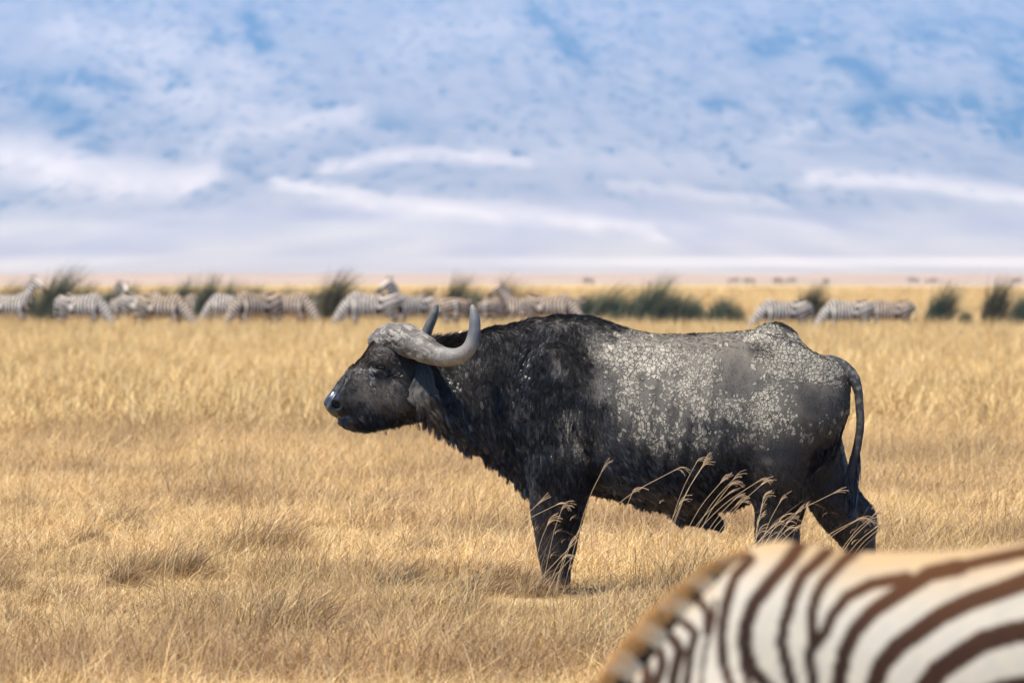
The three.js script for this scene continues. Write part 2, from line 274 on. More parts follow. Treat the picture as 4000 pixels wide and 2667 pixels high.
// ---------------------------------------------------------------- the buffalo (side on, facing left; drawn in photo pixels of its own plane, 1.4 mm each)
const QX = (x) => x / PX + 2000, QY = (y) => (EYE - y) / PX + HORIZON;
{
  const U = (px, py, z, r) => [UX(px), UY(py), z, r];
  const st = (rows) => rows.map(([px, t, b, w, z = 0]) => [UX(px), UY(t), UY(b), w, z]);
  const YAW = 0.32;                                                  // the head is turned a little to the camera
  const hz = (px) => Math.max(0, (1690 - px) * PX * YAW);
  const torso = loft(st([
    [1610, 1350, 1598, 0.10, 0.03], [1700, 1338, 1664, 0.14, 0.01], [1800, 1322, 1735, 0.17], [1900, 1286, 1792, 0.2], [2000, 1264, 1866, 0.235], [2080, 1246, 1932, 0.275], [2160, 1236, 1965, 0.31], [2240, 1234, 1948, 0.335], [2320, 1241, 1930, 0.355], [2430, 1276, 1948, 0.385],
    [2540, 1301, 1980, 0.405], [2640, 1307, 1998, 0.415], [2740, 1302, 1998, 0.405], [2860, 1298, 1980, 0.375], [2950, 1290, 1945, 0.345], [3030, 1281, 1890, 0.325], [3100, 1310, 1840, 0.315], [3180, 1374, 1800, 0.29], [3245, 1402, 1740, 0.24], [3290, 1432, 1680, 0.17], [3318, 1490, 1610, 0.08],
  ]), 0.17);
  const head = loft(st([
    [1274, 1556, 1590, 0.03], [1290, 1533, 1612, 0.062], [1312, 1504, 1626, 0.078], [1342, 1464, 1634, 0.078], [1380, 1428, 1642, 0.078], [1420, 1386, 1648, 0.085], [1455, 1338, 1648, 0.102], [1500, 1322, 1644, 0.122], [1560, 1318, 1632, 0.134], [1620, 1328, 1620, 0.134], [1680, 1350, 1615, 0.12],
  ].map((r) => [...r, hz(r[0])])), 0.03, 2.25);
  const Z = (px, dz) => hz(px) + dz;
  const f0 = blend([
    [torso, 0], [head, 0.05],
    // shoulder, elbow and fore legs
    [ball(UX(2180), UY(1620), 0.21, 0.2, 0.36, 0.13, 0.12), 0.09], [ball(UX(2180), UY(1620), -0.21, 0.2, 0.36, 0.13, 0.12), 0.09],
    [ball(UX(2190), UY(1815), 0.215, 0.16, 0.17, 0.105), 0.06],
    [chain([U(2185, 1790, 0.2, 0.15), U(2178, 1890, 0.2, 0.142), U(2164, 1985, 0.2, 0.118), U(2158, 2075, 0.2, 0.09), U(2160, 2160, 0.2, 0.076), U(2160, 2225, 0.2, 0.054), U(2160, 2275, 0.2, 0.055), U(2148, 2306, 0.2, 0.066)], 1.15), 0.05],
    [chain([U(2215, 1820, -0.17, 0.14), U(2220, 1920, -0.17, 0.115), U(2214, 2000, -0.16, 0.092), U(2204, 2075, -0.15, 0.08), U(2196, 2155, -0.15, 0.07), U(2188, 2225, -0.15, 0.052), U(2184, 2278, -0.15, 0.054), U(2172, 2306, -0.15, 0.064)], 1.15), 0.05],
    // haunch and hind legs
    [ball(UX(3110), UY(1600), 0.17, 0.22, 0.32, 0.14, 0.2), 0.09], [ball(UX(3110), UY(1600), -0.17, 0.21, 0.32, 0.14, 0.2), 0.09],
    [ball(UX(3010), UY(1800), 0.225, 0.16, 0.17, 0.085), 0.07],
    [chain([U(3060, 1640, 0.19, 0.2), U(3035, 1800, 0.21, 0.175), U(3045, 1900, 0.2, 0.15), U(3040, 1965, 0.19, 0.128), U(3032, 2045, 0.18, 0.113), U(3032, 2120, 0.18, 0.112), U(3026, 2180, 0.18, 0.085), U(3020, 2240, 0.18, 0.062), U(3018, 2280, 0.18, 0.06), U(3006, 2306, 0.18, 0.07)], 1.35), 0.06],
    [chain([U(3160, 1640, -0.15, 0.165), U(3192, 1760, -0.17, 0.15), U(3238, 1880, -0.18, 0.13), U(3266, 1945, -0.18, 0.132), U(3300, 2005, -0.18, 0.128), U(3340, 2060, -0.18, 0.112), U(3362, 2120, -0.18, 0.088), U(3374, 2185, -0.18, 0.068), U(3368, 2250, -0.18, 0.056), U(3358, 2306, -0.18, 0.068)], 1.35), 0.05],
    [chain([U(3310, 1950, -0.18, 0.05), U(3385, 2010, -0.18, 0.05), U(3402, 2060, -0.18, 0.042)], 1.3), 0.04],
    [chain([U(3240, 1480, 0, 0.08), U(3236, 1600, -0.02, 0.065), U(3228, 1720, -0.06, 0.065)], 1), 0.08],
    // belly, sheath, withers, hip bones, spine, hollow before the hip
    [chain([U(2660, 2000, 0, 0.05), U(2760, 2022, 0, 0.04), U(2800, 2042, 0, 0.026), U(2814, 2058, 0, 0.012)], 1), 0.04],
    [chain([U(2960, 1335, 0.2, 0.05), U(3060, 1380, 0.2, 0.045), U(3200, 1450, 0.15, 0.06)], 1), 0.08], [chain([U(2960, 1335, -0.2, 0.05), U(3060, 1380, -0.2, 0.045)], 1), 0.08],
    [chain([U(2990, 1300, 0, 0.03), U(3040, 1296, 0, 0.035), U(3090, 1320, 0, 0.03)], 1), 0.05],
    [ball(UX(2885), UY(1455), 0.44, 0.1, 0.14, 0.11, -0.3), 0.09, -1], [ball(UX(2330), UY(1760), 0.45, 0.035, 0.26, 0.1, -0.08), 0.06, -1], [ball(UX(2330), UY(1420), 0.38, 0.07, 0.15, 0.11, 0.2), 0.09, -1],
    // neck and jaw: muscle bulge of the neck, cheek, chin, brow, upper lip
    [ball(UX(1960), UY(1600), 0.13, 0.28, 0.2, 0.12, -0.5), 0.1],
    [ball(UX(1570), UY(1540), Z(1570, 0.085), 0.1, 0.1, 0.062), 0.05], [ball(UX(1570), UY(1540), Z(1570, -0.085), 0.1, 0.1, 0.062), 0.05],
    [ball(UX(1356), UY(1643), Z(1356, 0), 0.055, 0.032, 0.058, 0.05), 0.02], [chain([U(1380, 1650, Z(1380, 0), 0.03), U(1480, 1628, Z(1480, 0), 0.036), U(1600, 1600, Z(1600, 0), 0.045)]), 0.05],
    [ball(UX(1484), UY(1412), Z(1484, 0.098), 0.062, 0.028, 0.04, -0.25), 0.03], [ball(UX(1484), UY(1412), Z(1484, -0.098), 0.062, 0.028, 0.04, -0.25), 0.03],
    [ball(UX(1490), UY(1448), Z(1490, 0.11), 0.05, 0.016, 0.022, -0.15), 0.02],
    [ball(UX(1308), UY(1572), Z(1308, 0.036), 0.046, 0.05, 0.044), 0.02], [ball(UX(1308), UY(1572), Z(1308, -0.036), 0.046, 0.05, 0.044), 0.02],
    // carved: eye socket, nostrils, mouth
    [ball(UX(1491), UY(1432), Z(1491, 0.135), 0.036, 0.011, 0.03, -0.12), 0.012, -1], [ball(UX(1491), UY(1432), Z(1491, -0.135), 0.036, 0.011, 0.03, -0.12), 0.012, -1],
    [ball(UX(1318), UY(1578), Z(1316, 0.08), 0.03, 0.021, 0.034, -0.6), 0.012, -1], [ball(UX(1300), UY(1576), Z(1300, -0.075), 0.024, 0.016, 0.03, 0.5), 0.012, -1],
    [chain([U(1300, 1634, Z(1300, 0.16), 0.006), U(1345, 1627, Z(1345, 0.12), 0.006), U(1384, 1622, Z(1384, 0.1), 0.005), U(1412, 1612, Z(1412, 0.1), 0.004)]), 0.008, -1], [ball(UX(1308), UY(1640), Z(1308, 0), 0.02, 0.009, 0.12, 0.1), 0.01, -1],
  ]);
  // wrinkles across the muzzle, ribs, folds of the neck
  const f = (x, y, z) => {
    let d = f0(x, y, z);
    if (d > 0.06 || d < -0.06) return d;
    const px = QX(x), py = QY(y);
    if (px < 1420 && py < 1600) { const w = (px - 1305) * 0.85 + (py - 1540) * 0.5; d += 0.0028 * Math.sin(w * 0.36 + 5 * noise(px * 0.02, py * 0.02)) * ss(-40, -15, w) * (1 - ss(8, 34, w)); }
    if (px > 2380 && px < 2900) d -= 0.004 * Math.sin((px + (py - 1600) * 0.16) * 0.085) * ss(2380, 2480, px) * (1 - ss(2760, 2880, px)) * ss(1380, 1480, py) * (1 - ss(1750, 1900, py));
    if (px > 1690 && px < 2300) d -= 0.009 * (fbm(px * 0.016 + py * 0.005, py * 0.004, 3, 2) - 0.5) * ss(1690, 1780, px) * (1 - ss(2200, 2300, px));
    if (Math.abs(px - 1490) < 70 && py > 1360 && py < 1470 && z > 0.05) { const e = Math.hypot((px - 1491), (py - 1434) * 1.7); d += 0.0032 * Math.sin(e * 0.3 + 1.5 * noise(px * 0.05, py * 0.05)) * ss(30, 42, e) * (1 - ss(80, 100, e)); }
    if (px < 1640 && py > 1380) d -= 0.007 * (fbm(x * 26 + y * 10, y * 22, z * 20, 2) - 0.5);
    return d - 0.006 * (fbm(x * 14, y * 14, z * 14, 2) - 0.5);
  };
  const body = netMesh(f, [UX(1255), -0.02, -0.5], [UX(3450), UY(1215), 0.52], 0.0066);

  // where dried mud crust and dust lie: [px, py, rx, ry, strength]
  const crustAt = [[2385, 1385, 65, 75, 0.9], [2560, 1400, 150, 80, 1], [2700, 1445, 130, 105, 0.85], [2455, 1500, 60, 130, 0.65], [2990, 1325, 70, 40, 0.9], [3080, 1395, 130, 65, 1.1], [3200, 1440, 95, 50, 1.1], [2985, 1410, 55, 80, 0.8], [3015, 1595, 120, 85, 1], [2710, 1570, 120, 90, 0.65], [2620, 1640, 130, 90, 0.5],
    [2885, 1590, 70, 95, 0.62], [2560, 1700, 100, 80, 0.5], [2740, 1705, 70, 40, 0.55], [2205, 1650, 55, 60, 1], [2232, 1735, 60, 55, 1], [2950, 1680, 90, 45, 0.55], [2820, 1335, 120, 36, 0.5], [2390, 1560, 60, 50, 0.35], [2580, 1330, 80, 26, 0.3], [2800, 1500, 70, 60, 0.6], [3262, 1500, 26, 60, 0.5], [2330, 1700, 40, 60, 0.3], [2480, 1790, 40, 40, 0.3]];
  const dustAt = [[2620, 1460, 300, 150, 0.5], [3060, 1440, 220, 120, 0.4], [1540, 1540, 90, 80, 0.4], [1420, 1520, 70, 60, 0.3], [2080, 1500, 120, 180, 0.25], [1860, 1500, 100, 120, 0.22], [2700, 1335, 280, 46, 0.95], [2590, 1510, 220, 130, 0.55], [2890, 1430, 100, 90, 0.7], [3165, 1540, 100, 60, 0.35], [2190, 1440, 40, 70, 0.6], [2150, 1262, 130, 22, 0.45], [2480, 1600, 170, 120, 0.3], [2460, 1872, 70, 26, 0.4], [2990, 1795, 24, 20, 0.5], [2160, 1720, 70, 70, 0.3], [2240, 1280, 90, 30, 0.3], [3100, 1400, 170, 80, 0.6], [3020, 1590, 130, 90, 0.45],
    [1500, 1545, 62, 44, 0.55], [1560, 1500, 40, 40, 0.2], [1450, 1545, 40, 30, 0.25], [1655, 1450, 34, 40, 0.3], [2000, 1275, 120, 24, 0.25], [2330, 1300, 60, 40, 0.3], [2420, 1440, 110, 120, 0.4], [1545, 1620, 40, 20, 0.25], [1480, 1405, 40, 24, 0.3], [2190, 1960, 30, 60, 0.1], [1500, 1375, 60, 26, 0.25]];
  // where the mud was rubbed to a smooth film instead of cracking
  const rubbedAt = [[2720, 1328, 240, 40, 1], [2570, 1490, 80, 50, 0.7], [2890, 1435, 85, 95, 1.1], [3165, 1565, 110, 62, 1.1], [2780, 1545, 60, 40, 0.6], [2350, 1480, 50, 80, 0.7], [2660, 1620, 70, 40, 0.5], [3090, 1500, 60, 24, 0.6]];
  const blobs = (list, px, py, b5 = 1) => { let s = 0; for (const b of list) { const dx = (px - b[0]) / b[2], dy = (py - b[1]) / b[3], e = dx * dx + dy * dy; if (e < 9) s = Math.max(s, b[4] * Math.exp(-0.5 * Math.pow(e, b5))); } return s; };
  const P = body.attributes.position, count = P.count, crustW = new Float32Array(count);
  // hair grain for the coat: short strokes combed downwards on a wrapping tile
  const T = 512, grain = new Float32Array(T * T).fill(0.22);
  for (let k = 0; k < 13000; k++) { let x = rnd() * T, y = rnd() * T, a = rr(-0.4, 0.4), da = rr(-0.03, 0.03), L = rr(10, 34), v = rr(0.1, 1) ** 1.5; for (let q = 0; q < L; q++) { const e = Math.sin(Math.PI * q / L), i = (((y | 0) % T + T) % T) * T + (((x | 0) % T + T) % T); grain[i] = Math.max(grain[i] * 0.5, v * e); x += Math.sin(a); y -= Math.cos(a); a += da; } }
  const skinOut = { R: 0, G: 0, B: 0, rough: 0.5, h: 0, crust: 0 };
  function skinAt(px, py) {                                            // what covers the hide at this place: coat, dust, cracked mud, nose leather
    const x = px * PX, y = py * PX, n1 = fbm(x * 9, y * 9, 1, 3), n2 = noise(x * 90, y * 90, 5), n3 = fbm(x * 4 + 3, y * 4, 2, 3), n4 = fbm(x * 30, y * 22, 7, 2);
    const wob = (n1 - 0.5) * 80, wob2 = (n3 - 0.5) * 70, gi = (((py * 1.15) | 0) % T) * T + ((px * 1.15) | 0) % T, hairs = grain[gi];
    const cw = Math.max(blobs(crustAt, px + wob, py + wob2, 1.5), 0.22 * ss(2240, 2420, px) * (1 - ss(1620, 1800, py))), dw = (px < 1640 ? 1.9 : 1) * blobs(dustAt, px + wob2, py + wob, 1.6) * (0.35 + 1.2 * n1);
    const brown = clamp(ss(1780, 2000, py) * 0.6 + (px > 3060 ? ss(1500, 1750, py) : 0) * 0.6 + (px < 1420 ? (1 - ss(1440, 1540, py)) * 0.7 : 0) + (px > 1420 && px < 1520 && py < 1400 ? 0.7 : 0)) * (0.5 + n1);
    const k = (px < 1640 ? 0.25 + 2.4 * hairs : 0.35 + 1.5 * hairs) * (0.5 + 1.0 * n1), o = skinOut;
    let R = lerp(0.021, 0.029, brown) * k, G = lerp(0.0187, 0.0178, brown) * k, B = lerp(0.0172, 0.012, brown) * k, rough = 0.5, h = hairs * 0.0028, crust = 0;
    const dd = clamp(dw * (0.15 + 0.6 * n4 + 1.0 * hairs)); R = lerp(R, 0.145, dd); G = lerp(G, 0.119, dd); B = lerp(B, 0.09, dd); rough = lerp(rough, 0.95, dd);
    const low = ss(1480, 1680, py), long = py + (n1 - 0.5) * 160 > 1560, hip = px + (n1 - 0.5) * 120 > 2930 && py < 1500, s = 1 / (hip ? (n1 > 0.5 ? 0.032 : 0.022) : n3 > 0.56 ? 0.026 : n3 > 0.44 ? 0.019 : 0.0135);
    if (cw > 0.05) {
      // crust: flat flakes parted by cracks, longer down the flank, broken in turn by finer cracks
      const rub = blobs(rubbedAt, px + wob2, py + wob * 0.6), film = (1 - 0.6 * rub * ss(1380, 1420, py)) * clamp(cw * 1.1) * (0.3 + 0.8 * n1 + 0.5 * (n4 - 0.5)) * (1 - 0.45 * low); R = lerp(R, 0.185, film); G = lerp(G, 0.156, film); B = lerp(B, 0.116, film); rough = lerp(rough, 0.95, film);
      const wx = (n4 - 0.5) * 0.5, wy = (fbm(x * 26, y * 30, 3, 2) - 0.5) * 0.5;
      cells(x * s * (long ? 1.25 : 1) + wx, y * s * (long ? 0.78 : 1) + wy, 0.5); const gap = cellOut[1] - cellOut[0], id = cellOut[2];
      const have = cw * (0.2 + 1.5 * n3) * (0.5 + 1.1 * n1), on = id < have * lerp(1.75, 1.2, low) * (1 - rub) - 0.05;
      if (on) {
        cells(x * s * 2.3 + wx * 1.5 + 11, y * s * 2 + wy, 0.5); const gap2 = cellOut[1] - cellOut[0], id2 = cellOut[2];
        const miss = id2 > 0.93 - 0.25 * (1 - clamp(cw)), t = ss(0.05, 0.1, gap) * (0.55 + 0.45 * ss(0.04, 0.1, gap2)) * (miss ? 0.25 : 1), v = (0.6 + 0.3 * ((id * 37.7) % 1) + 0.16 * ((id2 * 17.3) % 1) + 0.3 * (n2 - 0.5)) * lerp(0.75, 1.15, clamp(cw)) * (0.7 + 0.6 * n4);
        R = lerp(R * 0.6, 0.33 * v, t); G = lerp(G * 0.6, 0.285 * v, t); B = lerp(B * 0.6, 0.215 * v, t); h = 0.004 * t; rough = lerp(rough, 0.97, t); crust = 1;
      }
    }
    // dung splash below the eye, old wound above the cheek
    const sp = Math.hypot((px - 1456 - (py - 1475) * 0.12) / 11, (py - 1474) / 30) + (n4 - 0.5) * 2 + (n2 - 0.5); if (sp < 0.8) { R = 0.24 * (0.6 + 0.5 * n2); G = R * 0.95; B = R * 0.86; rough = 0.9; }
    const wd = Math.hypot((px - 1556) / 13, (py - 1390) / 24) + (n2 - 0.5) * 0.5; if (wd < 1) { const red = wd < 0.3; R = red ? 0.2 : 0.012; G = red ? 0.01 : 0.004; B = red ? 0.012 : 0.004; rough = 0.3; }
    if (px < 1338 && py > 1522 && py < 1622 && (px - 1268) * 0.95 - (py - 1575) * 0.15 < 54 + 8 * Math.sin(py * 0.05)) { const q = 0.8 + 0.4 * n2; R = 0.038 * q; G = 0.041 * q; B = 0.048 * q; rough = 0.3; h = 0.0006 * n2; if (Math.hypot((px - 1318) / 20, (py - 1579 + (px - 1318) * 0.5) / 13) < 1) { R = G = B = 0.008; rough = 0.6; } }
    if (py > 1619 && py < 1630 && px < 1372 && px > 1318 && n2 > 0.4) { R = 0.1; G = 0.09; B = 0.085; }
    o.R = R; o.G = G; o.B = B; o.rough = rough; o.h = h; o.crust = Math.max(crust, dd); return o;
  }
  const W0 = 1255, W1 = 3450, H0 = 2330, H1 = 1200, TW = 1640, TH = 844, colD = new Uint8Array(TW * TH * 4), rghD = new Uint8Array(TW * TH * 4), bmpD = new Uint8Array(TW * TH * 4), sr = (c) => 255 * (c <= 0.0031308 ? 12.92 * c : 1.055 * Math.pow(c, 1 / 2.4) - 0.055);
  for (let j = 0; j < TH; j++) for (let i = 0; i < TW; i++) { const o = skinAt(lerp(W0, W1, (i + 0.5) / TW), lerp(H0, H1, (j + 0.5) / TH)), q = (j * TW + i) * 4; colD[q] = sr(o.R); colD[q + 1] = sr(o.G); colD[q + 2] = sr(o.B); rghD[q] = rghD[q + 1] = rghD[q + 2] = o.rough * 255; bmpD[q] = bmpD[q + 1] = bmpD[q + 2] = clamp(o.h / 0.005) * 255; colD[q + 3] = rghD[q + 3] = bmpD[q + 3] = 255; }
  const tex = (d, srgb) => { const t = new THREE.DataTexture(d, TW, TH); t.magFilter = THREE.LinearFilter; if (srgb) t.colorSpace = THREE.SRGBColorSpace; t.needsUpdate = true; return t; };
  { const uv = new Float32Array(count * 2); for (let i = 0; i < count; i++) { const px = QX(P.getX(i)), py = QY(P.getY(i)); uv[i * 2] = (px - W0) / (W1 - W0); uv[i * 2 + 1] = (H0 - py) / (H0 - H1); crustW[i] = skinAt(px, py).crust; } body.setAttribute('uv', new THREE.BufferAttribute(uv, 2)); }
  const buffalo = new THREE.Group(); const bx = UX(2500);
  buffalo.position.set(bx, 0, 0);
  thing(buffalo, 'buffalo', 'muddy black buffalo bull with curved grey horns standing in dry grass', 'buffalo');
  const put = (geo, mat, name, parent = buffalo) => { const m = part(geo, mat, name, parent); if (parent === buffalo) m.position.x = -bx; return m; };
  const coat = new THREE.MeshPhysicalMaterial({ map: tex(colD, true), roughnessMap: tex(rghD), bumpMap: tex(bmpD), bumpScale: 0.005, roughness: 1, specularIntensity: 0.6 });
  put(body, coat, 'body');

  // ---- horns: heavy boss over the forehead, out and down, then up to the tip
  const spine = [[1512, 1322, 0.02, 0.05], [1560, 1322, 0.07, 0.074], [1605, 1334, 0.14, 0.079], [1655, 1357, 0.22, 0.068], [1705, 1381, 0.295, 0.053], [1755, 1391, 0.35, 0.043], [1800, 1384, 0.385, 0.036], [1834, 1358, 0.40, 0.0315], [1852, 1310, 0.395, 0.0275], [1857, 1258, 0.38, 0.0235], [1853, 1220, 0.365, 0.0155], [1846, 1190, 0.352, 0.003]];
  // refine the spine so that it bends smoothly
  const sp = new THREE.CatmullRomCurve3(spine.map((s) => new THREE.Vector3(...s.slice(0, 2), s[2] * 1000))), rad = (t) => { const f = t * (spine.length - 1), i = Math.min(spine.length - 2, Math.floor(f)); return lerp(spine[i][3], spine[i + 1][3], f - i); };
  const hornOf = (side) => {
    const X0 = hz(1540), j = [], dim = side > 0 ? 1 : 0.55;
    for (let i = 0; i <= 40; i++) { const p = sp.getPoint(i / 40), zl = p.z / 1000, px = side > 0 ? p.x : p.x - 2 * 0.34 * zl / PX + 26 * ss(1300, 1190, p.y), off = X0 * ss(0.2, 0, i / 40); j.push([UX(px), UY(p.y), side * zl + X0 * (side > 0 ? 0.55 + 0 * off : 1) - (side > 0 ? 0 : 0.02), rad(i / 40) * (side > 0 ? 1 : lerp(1, 0.8, i / 40))]); }
    const bossX = 1545 - (side > 0 ? 0 : 30), list = [[chain(j, 1), 0], [ball(UX(bossX), UY(1316), X0 * 0.8 + side * 0.062, 0.118, 0.058, 0.056, 0.3), 0.035]];
    const h = blend(list);
    const g = netMesh((x, y, z) => { let d = h(x, y, z); if (Math.abs(d) > 0.03) return d; const zl = Math.abs(z - X0), rough = 1 - ss(0.16, 0.36, zl); return d - rough * (0.014 * (fbm(x * 22, y * 44, z * 22, 3) - 0.5) + 0.004 * (noise(x * 120, y * 120, z * 120) - 0.5)) + 0.0012 * Math.sin((x * 0.8 + y * 0.3 + z) * 260) * rough; }, [UX(1400), UY(1440), side > 0 ? -0.06 : -0.5], [UX(1890), UY(1170), side > 0 ? 0.62 : 0.3], 0.0042);
    paint(g, (x, y, z, nx, ny, nz, o) => {
      const zl = Math.abs(z - X0 * 0.7), px = QX(x), py = QY(y), tip = ss(0.3, 0.4, zl) * (1 - ss(1300, 1400, py)), n = fbm(x * 26, y * 26, z * 26, 3), m = noise(x * 90, y * 130, z * 90), v = 0.75 + 0.5 * n;
      // weathered pale horn on the boss, slate grey towards the tip; dark pits and stains where mud dried in the cracks
      let R = lerp(0.215, 0.07 * dim, tip) * v, G = lerp(0.188, 0.069 * dim, tip) * v, B = lerp(0.145, 0.07 * dim, tip) * v;
      const fib = fbm((x - 0.8 * y) * 14, (y + 0.6 * x) * 70, z * 14, 3), boss = 1 - ss(0.27, 0.42, zl);
      const pit = (0.25 + 0.75 * boss) * ss(0.44, 0.54, fib) * ss(0.32, 0.5, fbm(x * 16, y * 16, z * 16 + 3, 2)) * (1 - tip); R = lerp(R, 0.055, pit); G = lerp(G, 0.04, pit); B = lerp(B, 0.028, pit);
      const blot = (1 - tip) * ss(0.52, 0.6, fbm(x * 30 + 2, y * 38, z * 30, 3)) * (0.3 + 0.55 * boss); R = lerp(R, 0.06, blot); G = lerp(G, 0.044, blot); B = lerp(B, 0.031, blot);
      const stain = ss(0.45, 0.65, fbm(x * 12, y * 16, z * 12 + 4, 3)) * 0.6; R = lerp(R, 0.17, stain); G = lerp(G, 0.142, stain); B = lerp(B, 0.112, stain);
      const line = (1 - tip) * (m > 0.72 ? 0.3 : 0); o[0] = R * (1 - line); o[1] = G * (1 - line); o[2] = B * (1 - line);
    });
    return g;
  };
  const hornMat = std({ vertexColors: true, roughness: 0.62 });
  put(hornOf(1), hornMat, 'horn'); put(hornOf(-1), hornMat, 'horn');

  // ---- eyes
  const eyeMat = new THREE.MeshPhysicalMaterial({ color: new THREE.Color().setRGB(0.006, 0.005, 0.005), roughness: 0.12, specularIntensity: 1 });
  for (const s of [1, -1]) { const g = new THREE.SphereGeometry(0.023, 20, 14); g.translate(UX(1491), UY(1431), Z(1491, s * 0.104)); put(g, eyeMat, 'eye'); }

  // ---- ears: drooping, torn, mud-caked leaf shapes with a thickness
  const earOf = (s) => {
    const nu = 40, nv = 22, pos = [], cl = [], idx = [];
    const spineE = [[1636, 1412, 0.135], [1656, 1440, 0.21], [1658, 1490, 0.255], [1662, 1545, 0.27], [1690, 1600, 0.265], [1730, 1645, 0.25]].map(([a, b, c]) => new THREE.Vector3(UX(a), UY(b), c)), cv = new THREE.CatmullRomCurve3(spineE);
    const width = curve([[0, 0.028], [0.2, 0.04], [0.38, 0.062], [0.58, 0.088], [0.76, 0.068], [0.92, 0.036], [1, 0.008]]), skew = curve([[0, 0], [0.4, -0.006], [0.62, -0.01], [0.8, 0.004], [1, 0.008]]);
    for (let side = 0; side < 2; side++) for (let i = 0; i <= nu; i++) for (let k = 0; k <= nv; k++) {
      const t = i / nu, q = (k / nv) * 2 - 1, p = cv.getPoint(t), torn = 1 - 0.22 * ss(0.3, 0.7, t) * (noise(t * 17, q > 0 ? 3 : 9, s) > 0.5 ? 1 : 0) , w = width.get(t, 0) * (Math.abs(q) > 0.7 ? torn : 1), cup = 0.026 * (1 - q * q) * Math.sin(Math.PI * clamp(t * 1.1));
      const n = fbm(t * 9 + s, q * 5, 2, 3);
      pos.push(p.x + q * w + skew.get(t, 0), p.y + 0.02 * q * (1 - t) + (n - 0.5) * 0.012, s * (p.z - cup * 0.9 - 0.02 * q * q + (side ? -0.006 : 0.006) * (1 - 0.6 * q * q) + (n - 0.5) * 0.014));
      const pp = fbm(t * 5 + 3, q * 3.2 + 1, 8, 3), a = ss(0.42, 0.5, t) * (1 - ss(0.74, 0.84, t)) * ss(0.48, 0.54, pp) * (q < 0.5 ? 0.7 : 0.1) * (0.5 + 0.5 * n);   // dried mud in patches
      cl.push(lerp(0.013, 0.12, a), lerp(0.0112, 0.098, a), lerp(0.0098, 0.075, a));
    }
    const M = (nu + 1) * (nv + 1); for (let side = 0; side < 2; side++) for (let i = 0; i < nu; i++) for (let k = 0; k < nv; k++) { const a = side * M + i * (nv + 1) + k, b = a + nv + 1; if ((side === 1) === (s > 0)) idx.push(a, b, a + 1, a + 1, b, b + 1); else idx.push(a, a + 1, b, a + 1, b + 1, b); }
    const g = new THREE.BufferGeometry(); g.setAttribute('position', new THREE.Float32BufferAttribute(pos, 3)); g.setAttribute('color', new THREE.Float32BufferAttribute(cl, 3)); g.setIndex(idx); g.computeVertexNormals(); return g;
  };
  const earMat = std({ vertexColors: true, roughness: 0.8, side: THREE.DoubleSide });
  put(earOf(1), earMat, 'ear'); const farEar = put(earOf(-1), earMat, 'ear'); farEar.position.x -= 0.08;

  // ---- tail
  const tailPts = [[3235, 1415, 0.0, 0.045], [3290, 1434, 0.02, 0.036], [3326, 1466, 0.05, 0.029], [3347, 1510, 0.07, 0.021], [3356, 1590, 0.085, 0.018], [3358, 1660, 0.09, 0.017], [3349, 1730, 0.09, 0.0175], [3336, 1790, 0.09, 0.02], [3326, 1850, 0.09, 0.026], [3326, 1920, 0.09, 0.02], [3332, 1972, 0.09, 0.004]];
  const tv = new THREE.CatmullRomCurve3(tailPts.map(([a, b, c]) => new THREE.Vector3(UX(a), UY(b), c))), tr = (t) => 0.88 * ((t) => { const f = t * (tailPts.length - 1), i = Math.min(tailPts.length - 2, Math.floor(f)); return lerp(tailPts[i][3], tailPts[i + 1][3], f - i); })(t), tj = [];
  for (let i = 0; i <= 60; i++) { const p = tv.getPoint(i / 60); tj.push([p.x, p.y, p.z, tr(i / 60)]); }
  const tc = chain(tj), tail = netMesh((x, y, z) => tc(x, y, z) - 0.004 * (fbm(x * 40, y * 40, z * 40, 2) - 0.5), [UX(3200), UY(1990), -0.08], [UX(3400), UY(1380), 0.16], 0.005);
  paint(tail, (x, y, z, nx, ny, nz, o) => { const py = QY(y), n = noise(x * 70, y * 70, z * 70), m = (py < 1780 ? 1 : 0) * ss(0.5, 0.62, n * 0.6 + 0.4 * fbm(x * 30, y * 30, z * 30, 2)) * (1 - 0.5 * ss(1480, 1650, py)) ; o[0] = lerp(0.016, 0.09, m); o[1] = lerp(0.014, 0.076, m); o[2] = lerp(0.0125, 0.06, m); });
  const tailMesh = put(tail, std({ vertexColors: true, roughness: 0.75 }), 'tail');

  // ---- coat: locks of hair rooted on the body, lying with the grain of the coat
  const lock = (curl, seg) => { const pos = [], idx = []; const strands = [[0, 0, 1, 0.0], [0.14, 0.05, 0.85, 0.1], [-0.12, -0.06, 0.92, -0.12], [0.05, -0.08, 0.75, 0.2]];
    for (const [ox, oz, len, bend] of strands) { const b0 = pos.length / 3; for (let i = 0; i <= seg; i++) { const t = i / seg, w = 0.034 * (1 - t * 0.9), y = t * len, x = ox + bend * t + curl * Math.sin(t * 3.4) * 0.12, z = oz - 0.18 * t * t; pos.push(x - w, y, z, x + w, y, z + 0.03); if (i) { const k = b0 + i * 2; idx.push(k - 2, k - 1, k, k, k - 1, k + 1); } } }
    const g = new THREE.BufferGeometry(); g.setAttribute('position', new THREE.Float32BufferAttribute(pos, 3)); g.setIndex(idx); g.computeVertexNormals(); return g; };
  const locks = [lock(1, 4), lock(-0.8, 4), lock(0.2, 4)], hair = [[], [], []];
  const V = (x, y, z) => new THREE.Vector3(x, y, z), mtx = new THREE.Matrix4(), bas = new THREE.Matrix4();
  // length (m), chance per surface vertex, flow direction
  const mixC = (a, c, t) => { if (t <= 0) return a; for (const k of ['len', 'p', 'fx', 'fy', 'lift', 'brown']) a[k] = lerp(a[k], c[k] ?? a[k], t); return a; };
